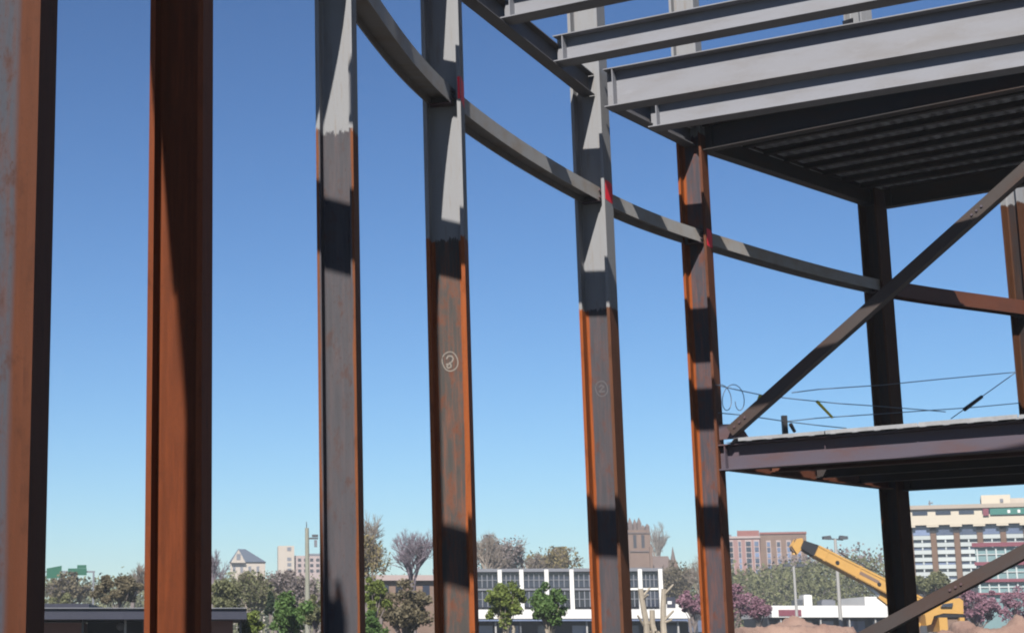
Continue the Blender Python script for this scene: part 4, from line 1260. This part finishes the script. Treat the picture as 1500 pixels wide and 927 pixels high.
def lamp(label, u0, vtop, D):
    p = at_y(u0, HY, D)
    H = at_y(u0, vtop, D).z
    t = thing('street_lamp', label, 'street lamp', (p.x, D, 0), (0, 0, 0), 'twin-headed lamp posts')
    MB().tube((0, 0, -0.05), (0, 0, H), 0.15, 0.10, 8).build('post', M['pole'], t)
    MB().tube((-0.55, 0, H + .03), (0.55, 0, H - .06), 0.05).build('arm', M['lamphead'], t)
    for s in (-1, 1):
        h = MB()
        h.prism([(s * 0.25, H - .05), (s * 0.85, H - .02), (s * 0.85, H + .18), (s * 0.35, H + .24)][::(1 if s > 0 else -1)], -0.18, 0.18)
        h.build('lamp_head', M['lamphead'], t)
lamp('taller twin lamp post against the sky above the crane boom', 1234, 789, 125)
lamp('shorter twin lamp post below the crane head', 1170, 829, 150)

# ------------------------------------------------------------------ dirt mounds
def mound(label, u0, u1, vtop, D, seed):
    R = random.Random(seed)
    a, b_ = at_y(u0, HY, D), at_y(u1, HY, D)
    cx, rx = (a.x + b_.x) / 2, (b_.x - a.x) / 2
    H = at_y((u0 + u1) / 2, vtop, D).z
    nx, ny = 64, 28
    bumps = [(R.uniform(-.8, .8), R.uniform(-.7, .7), R.uniform(.08, .22), R.uniform(-.12, .12)) for _ in range(26)]
    ry = max(4.0, rx * 0.6)
    vs, fs = [], []
    for j in range(ny + 1):
        for i in range(nx + 1):
            x, y = -1.15 + 2.3 * i / nx, -1.15 + 2.3 * j / ny
            r2 = x ** 4 + y * y
            h = min(1.0, max(0.0, 1 - r2) * 1.8) ** 0.8 * 0.82
            for bx, by, s, m_ in bumps:
                h += m_ * math.exp(-((x - bx) ** 2 + (y - by) ** 2) / (s * s)) * min(1, h * 2)
            h += R.uniform(-.018, .018) * min(1, h * 3)
            vs.append((x * rx, y * ry, h))
    hm = sorted(v[2] for v in vs)[int(len(vs) * 0.985)]
    vs = [(x, y, max(-0.02, z / hm * H) - 0.01) for x, y, z in vs]
    for j in range(ny):
        for i in range(nx):
            q = j * (nx + 1) + i
            fs.append((q, q + 1, q + nx + 2, q + nx + 1))
    o = MB().add(vs, fs).build('dirt_mound', M['mound'], None, (cx, D, 0), True)
    tag(o, label, 'dirt mound', 'mounds of dug earth')
mound('wide lumpy mound of brown earth under the two lamp posts', 1066, 1262, 909, 88, 3)
mound('reddish mound of earth in the lower right corner', 1388, 1580, 910, 84, 8)
mound('low pale heap of earth below the crane counterweight', 1300, 1420, 924, 78, 12)

# ------------------------------------------------------------------ crane
D = 120
k_ = px(D)
base = at_y(1372, HY, D)
cr = thing('mobile_crane', 'yellow telescopic crane with its boom raised to the left', 'crane', (base.x, D, 0))
def cx(u): return (at_y(u, 880, D).x - base.x)
def cz(v): return at_y(1300, v, D).z
def bar(p, q, w0, w1, y0, y1):
    """tapered box along p>q in x,z; widths across"""
    p, q = Vector(p), Vector(q)
    d = (q - p).normalized(); n = Vector((-d.y, d.x))
    poly = [p - n * w0 / 2, q - n * w1 / 2, q + n * w1 / 2, p + n * w0 / 2]
    return MB().prism([(a.x, a.y) for a in poly], y0, y1)
piv = (cx(1382), cz(905))
tipb = (cx(1198), cz(806.5))
bar(piv, tipb, 0.98, 0.78, -0.55, 0.55).build('boom', M['yellow'], cr)
dv = (Vector(tipb) - Vector(piv)).normalized()
nv = Vector((-dv.y, dv.x))
for fr, sgn in ((0.84, 0.1), (0.52, 0.1), (0.30, 0.05)):
    c = Vector(piv) + (Vector(tipb) - Vector(piv)) * fr + nv * sgn
    MB().tube((c.x, -0.60, c.y), (c.x, -0.551, c.y), 0.13, 0.13, 10).build('lightening_hole', M['black'], cr)
for off in (-0.38, 0.38):
    bar((piv[0] + nv.x * off * 1.0, piv[1] + nv.y * off), (tipb[0] + nv.x * off * .82, tipb[1] + nv.y * off * .82), 0.09, 0.09, -0.59, -0.551).build('boom_rib', M['yellow'], cr)
hr = MB()
hr.tube((piv[0] + nv.x * 0.75, -0.1, piv[1] + nv.y * 0.75), (cx(1176), -0.1, cz(789)), 0.025, 0.025, 5)
hr.tube((piv[0] + nv.x * 0.75, 0.1, piv[1] + nv.y * 0.75), (cx(1176), 0.1, cz(789)), 0.025, 0.025, 5)
hr.build('hoist_rope', M['black'], cr)
for fr in (0.36, 0.68, 0.93):
    c = Vector(piv) + (Vector(tipb) - Vector(piv)) * fr
    hw = (0.98 + (0.78 - 0.98) * fr) / 2 + 0.02
    bar(c - dv * 0.07, c + dv * 0.07, hw * 2, hw * 2, -0.575, 0.575).build('boom_collar_band', M['yellow'], cr)
c = Vector(piv) + (Vector(tipb) - Vector(piv)) * 0.60
bar(c - dv * 0.7, c + dv * 0.7, 0.22, 0.22, -0.562, -0.552).build('dark_stripe', M['stone'], cr)
ho = MB()
for i in range(7):
    f0, f1 = 0.30 + i * 0.08, 0.30 + (i + 1) * 0.08
    a_ = Vector(piv) + (Vector(tipb) - Vector(piv)) * f0 - nv * (0.56 + 0.10 * (i % 2)); b_ = Vector(piv) + (Vector(tipb) - Vector(piv)) * f1 - nv * (0.56 + 0.10 * ((i + 1) % 2))
    ho.tube((a_.x, -0.3, a_.y), (b_.x, -0.3, b_.y), 0.03, 0.03, 5)
ho.build('hose', M['black'], cr)
h0 = Vector(tipb); h1 = Vector((cx(1178), cz(797)))
bar(h0 + dv * 0.01, h1, 0.80, 0.55, -0.42, 0.42).build('boom_collar', M['black'], cr)
h2 = Vector((cx(1166), cz(793)))
hd = MB()
hd.prism([(cx(1163), cz(800)), (cx(1170), cz(812)), (cx(1178), cz(803)), (cx(1181), cz(796)), (cx(1179), cz(788)), (cx(1171), cz(789))], -0.34, -0.22)
hd.prism([(cx(1163), cz(800)), (cx(1170), cz(812)), (cx(1178), cz(803)), (cx(1181), cz(796)), (cx(1179), cz(788)), (cx(1171), cz(789))], 0.22, 0.34)
hd.build('boom_head', M['yellow'], cr)
for uu_, vv_ in ((1168, 803), (1175, 793)):
    MB().tube((cx(uu_), -0.2, cz(vv_)), (cx(uu_), 0.2, cz(vv_)), 0.24, 0.24, 12).build('sheave', M['stone'], cr)
MB().tube((cx(1168), 0, cz(806)), (cx(1168), 0, cz(812)), 0.13, 0.16, 8).build('hook_block', M['yellow'], cr)
bar((cx(1343), cz(917)), (cx(1288), cz(872)), 0.36, 0.36, -0.20, 0.20).build('lift_cylinder', M['yellow'], cr)
bar((cx(1288.2), cz(872.2)), (cx(1264), cz(850)), 0.20, 0.20, -0.12, 0.12).build('cylinder_rod', M['carsilver'], cr)
bar((cx(1276), cz(853)), (cx(1262), cz(845.5)), 0.30, 0.5, -0.35, 0.35).build('cylinder_bracket', M['yellow'], cr)
tu = MB()
tu.prism([(cx(1346), cz(916)), (cx(1345), cz(900)), (cx(1357), cz(891)), (cx(1377), cz(880)), (cx(1397), cz(876)), (cx(1402), cz(880)), (cx(1401), cz(899)), (cx(1372), cz(898)), (cx(1358), cz(902)), (cx(1353), cz(914))], -1.0, 1.0)
tu.build('turret', M['yellow'], cr)
MB().prism([(cx(1372), cz(898.5)), (cx(1400), cz(899.5)), (cx(1402), cz(904)), (cx(1360), cz(904)), (cx(1362), cz(902))], -0.95, 0.95).build('slew_ring', M['black'], cr)
MB().box(cx(1364), cx(1376), -1.1, 1.1, cz(925), cz(904.3)).build('outrigger_box', M['yellow'], cr)
MB().box(cx(1394), cx(1401), -1.1, 1.1, cz(925), cz(904.3)).build('outrigger_box', M['yellow'], cr)
MB().box(cx(1376.4), cx(1393.6), -0.8, 0.8, cz(930), cz(904.4)).build('engine_bay', M['stone'], cr)
MB().box(cx(1290), cx(1430), -1.15, 1.15, cz(942), cz(930.5)).build('carrier', M['yellow'], cr)
MB().prism([(cx(1368), cz(889)), (cx(1384), cz(889)), (cx(1386), cz(883)), (cx(1372), cz(884.5))], -1.16, -1.002).build('cab_window', M['glass'], cr)
MB().box(cx(1348), cx(1354), -0.9, -0.6, cz(892), cz(885)).build('work_light', M['carwhite'], cr)
for uu_ in (1312, 1348, 1388, 1416):
    for sy in (-1, 1):
        w = MB().tube((cx(uu_), sy * 0.85, 0.70), (cx(uu_), sy * 1.30, 0.70), 0.70, 0.70, 18).build('wheel', M['tyre'], cr)
        MB().tube((cx(uu_), sy * 1.301, 0.70), (cx(uu_), sy * 1.34, 0.70), 0.33, 0.30, 12).build('rim', M['yellow'], w)

# ------------------------------------------------------------------ parked cars
def car(label, u, D, mat, van=False, group='parked vehicles at the far right'):
    p = at_y(u, HY, D)
    L, W, Hh = (4.9, 1.9, 2.05) if van else (4.5, 1.8, 1.45)
    t = thing('parked_van' if van else 'parked_car', label, 'van' if van else 'car', (p.x, D, 0), (0, 0, 0), group)
    body = MB()
    if van:
        prof = [(-L / 2, .35), (L / 2, .35), (L / 2, 1.1), (L / 2 - .15, Hh - .15), (L / 2 - .4, Hh), (-L / 2 + 1.5, Hh), (-L / 2 + .75, 1.15), (-L / 2 + .05, .95)]
    else:
        prof = [(-L / 2, .32), (L / 2, .32), (L / 2, .85), (L / 2 - .2, .95), (L / 2 - .9, .98), (L / 2 - 1.5, Hh), (-L / 2 + 1.9, Hh), (-L / 2 + 1.15, .95), (-L / 2 + .1, .78)]
    body.prism(prof, -W / 2, W / 2)
    body.build('body', M[mat], t)
    g = MB()
    if van: gp = [(-L / 2 + .98, 1.2), (L / 2 - .3, 1.2), (L / 2 - .38, Hh - .22), (-L / 2 + 1.5, Hh - .22)]
    else: gp = [(-L / 2 + 1.40, .98), (L / 2 - 1.05, .98), (L / 2 - 1.5, Hh - .10), (-L / 2 + 1.92, Hh - .10)]
    for y0, y1 in ((-W / 2 - .012, -W / 2 - .001), (W / 2 + .001, W / 2 + .012)):
        MB().prism(gp, y0, y1).build('side_window', M['glass'], t)
    for x in (-L / 2 + .85, L / 2 - .85):
        for y in (-W / 2 - .02, W / 2 - .2):
            w = MB().tube((x, y, .33), (x, y + .22, .33), .33, .33, 14).build('wheel', M['tyre'], t)
            MB().tube((x, y - .012, .33), (x, y - .001, .33), .19, .17, 10).build('rim', M['carsilver'], w)
    for y in (-W / 2 + .25, W / 2 - .25):
        MB().box(-L / 2 - .03, -L / 2 + .04, y - .15, y + .15, .62, .76).build('headlight', M['carwhite'], t)
car('white van parked behind the reddish earth mound', 1468, 128, 'carwhite', True)
car('dark blue car parked behind the reddish earth mound, next to the crane', 1412, 105, 'carblue')
car('black car parked behind the reddish earth mound, in front of the white van', 1470, 104, 'carblack')
car('silver car parked between the deck corner column and the wide earth mound', 1062, 118, 'carsilver', group='parked vehicles near the blossom')

# ------------------------------------------------------------------ air
hz = bpy.data.materials.new('haze_air')
hz.use_nodes = True
ht = hz.node_tree
ht.nodes.clear()
hv = ht.nodes.new("ShaderNodeVolumePrincipled")
hv.inputs["Color"].default_value = (0.86, 0.93, 1.0, 1)
hv.inputs["Density"].default_value = 0.0005
hv.inputs["Anisotropy"].default_value = 0.2
hm = ht.nodes.new("ShaderNodeOutputMaterial")
ht.links.new(hv.outputs[0], hm.inputs["Volume"])
tag(MB().box(-950, 950, -950, 950, -1.0, 45).build('haze', hz), kind='stuff')
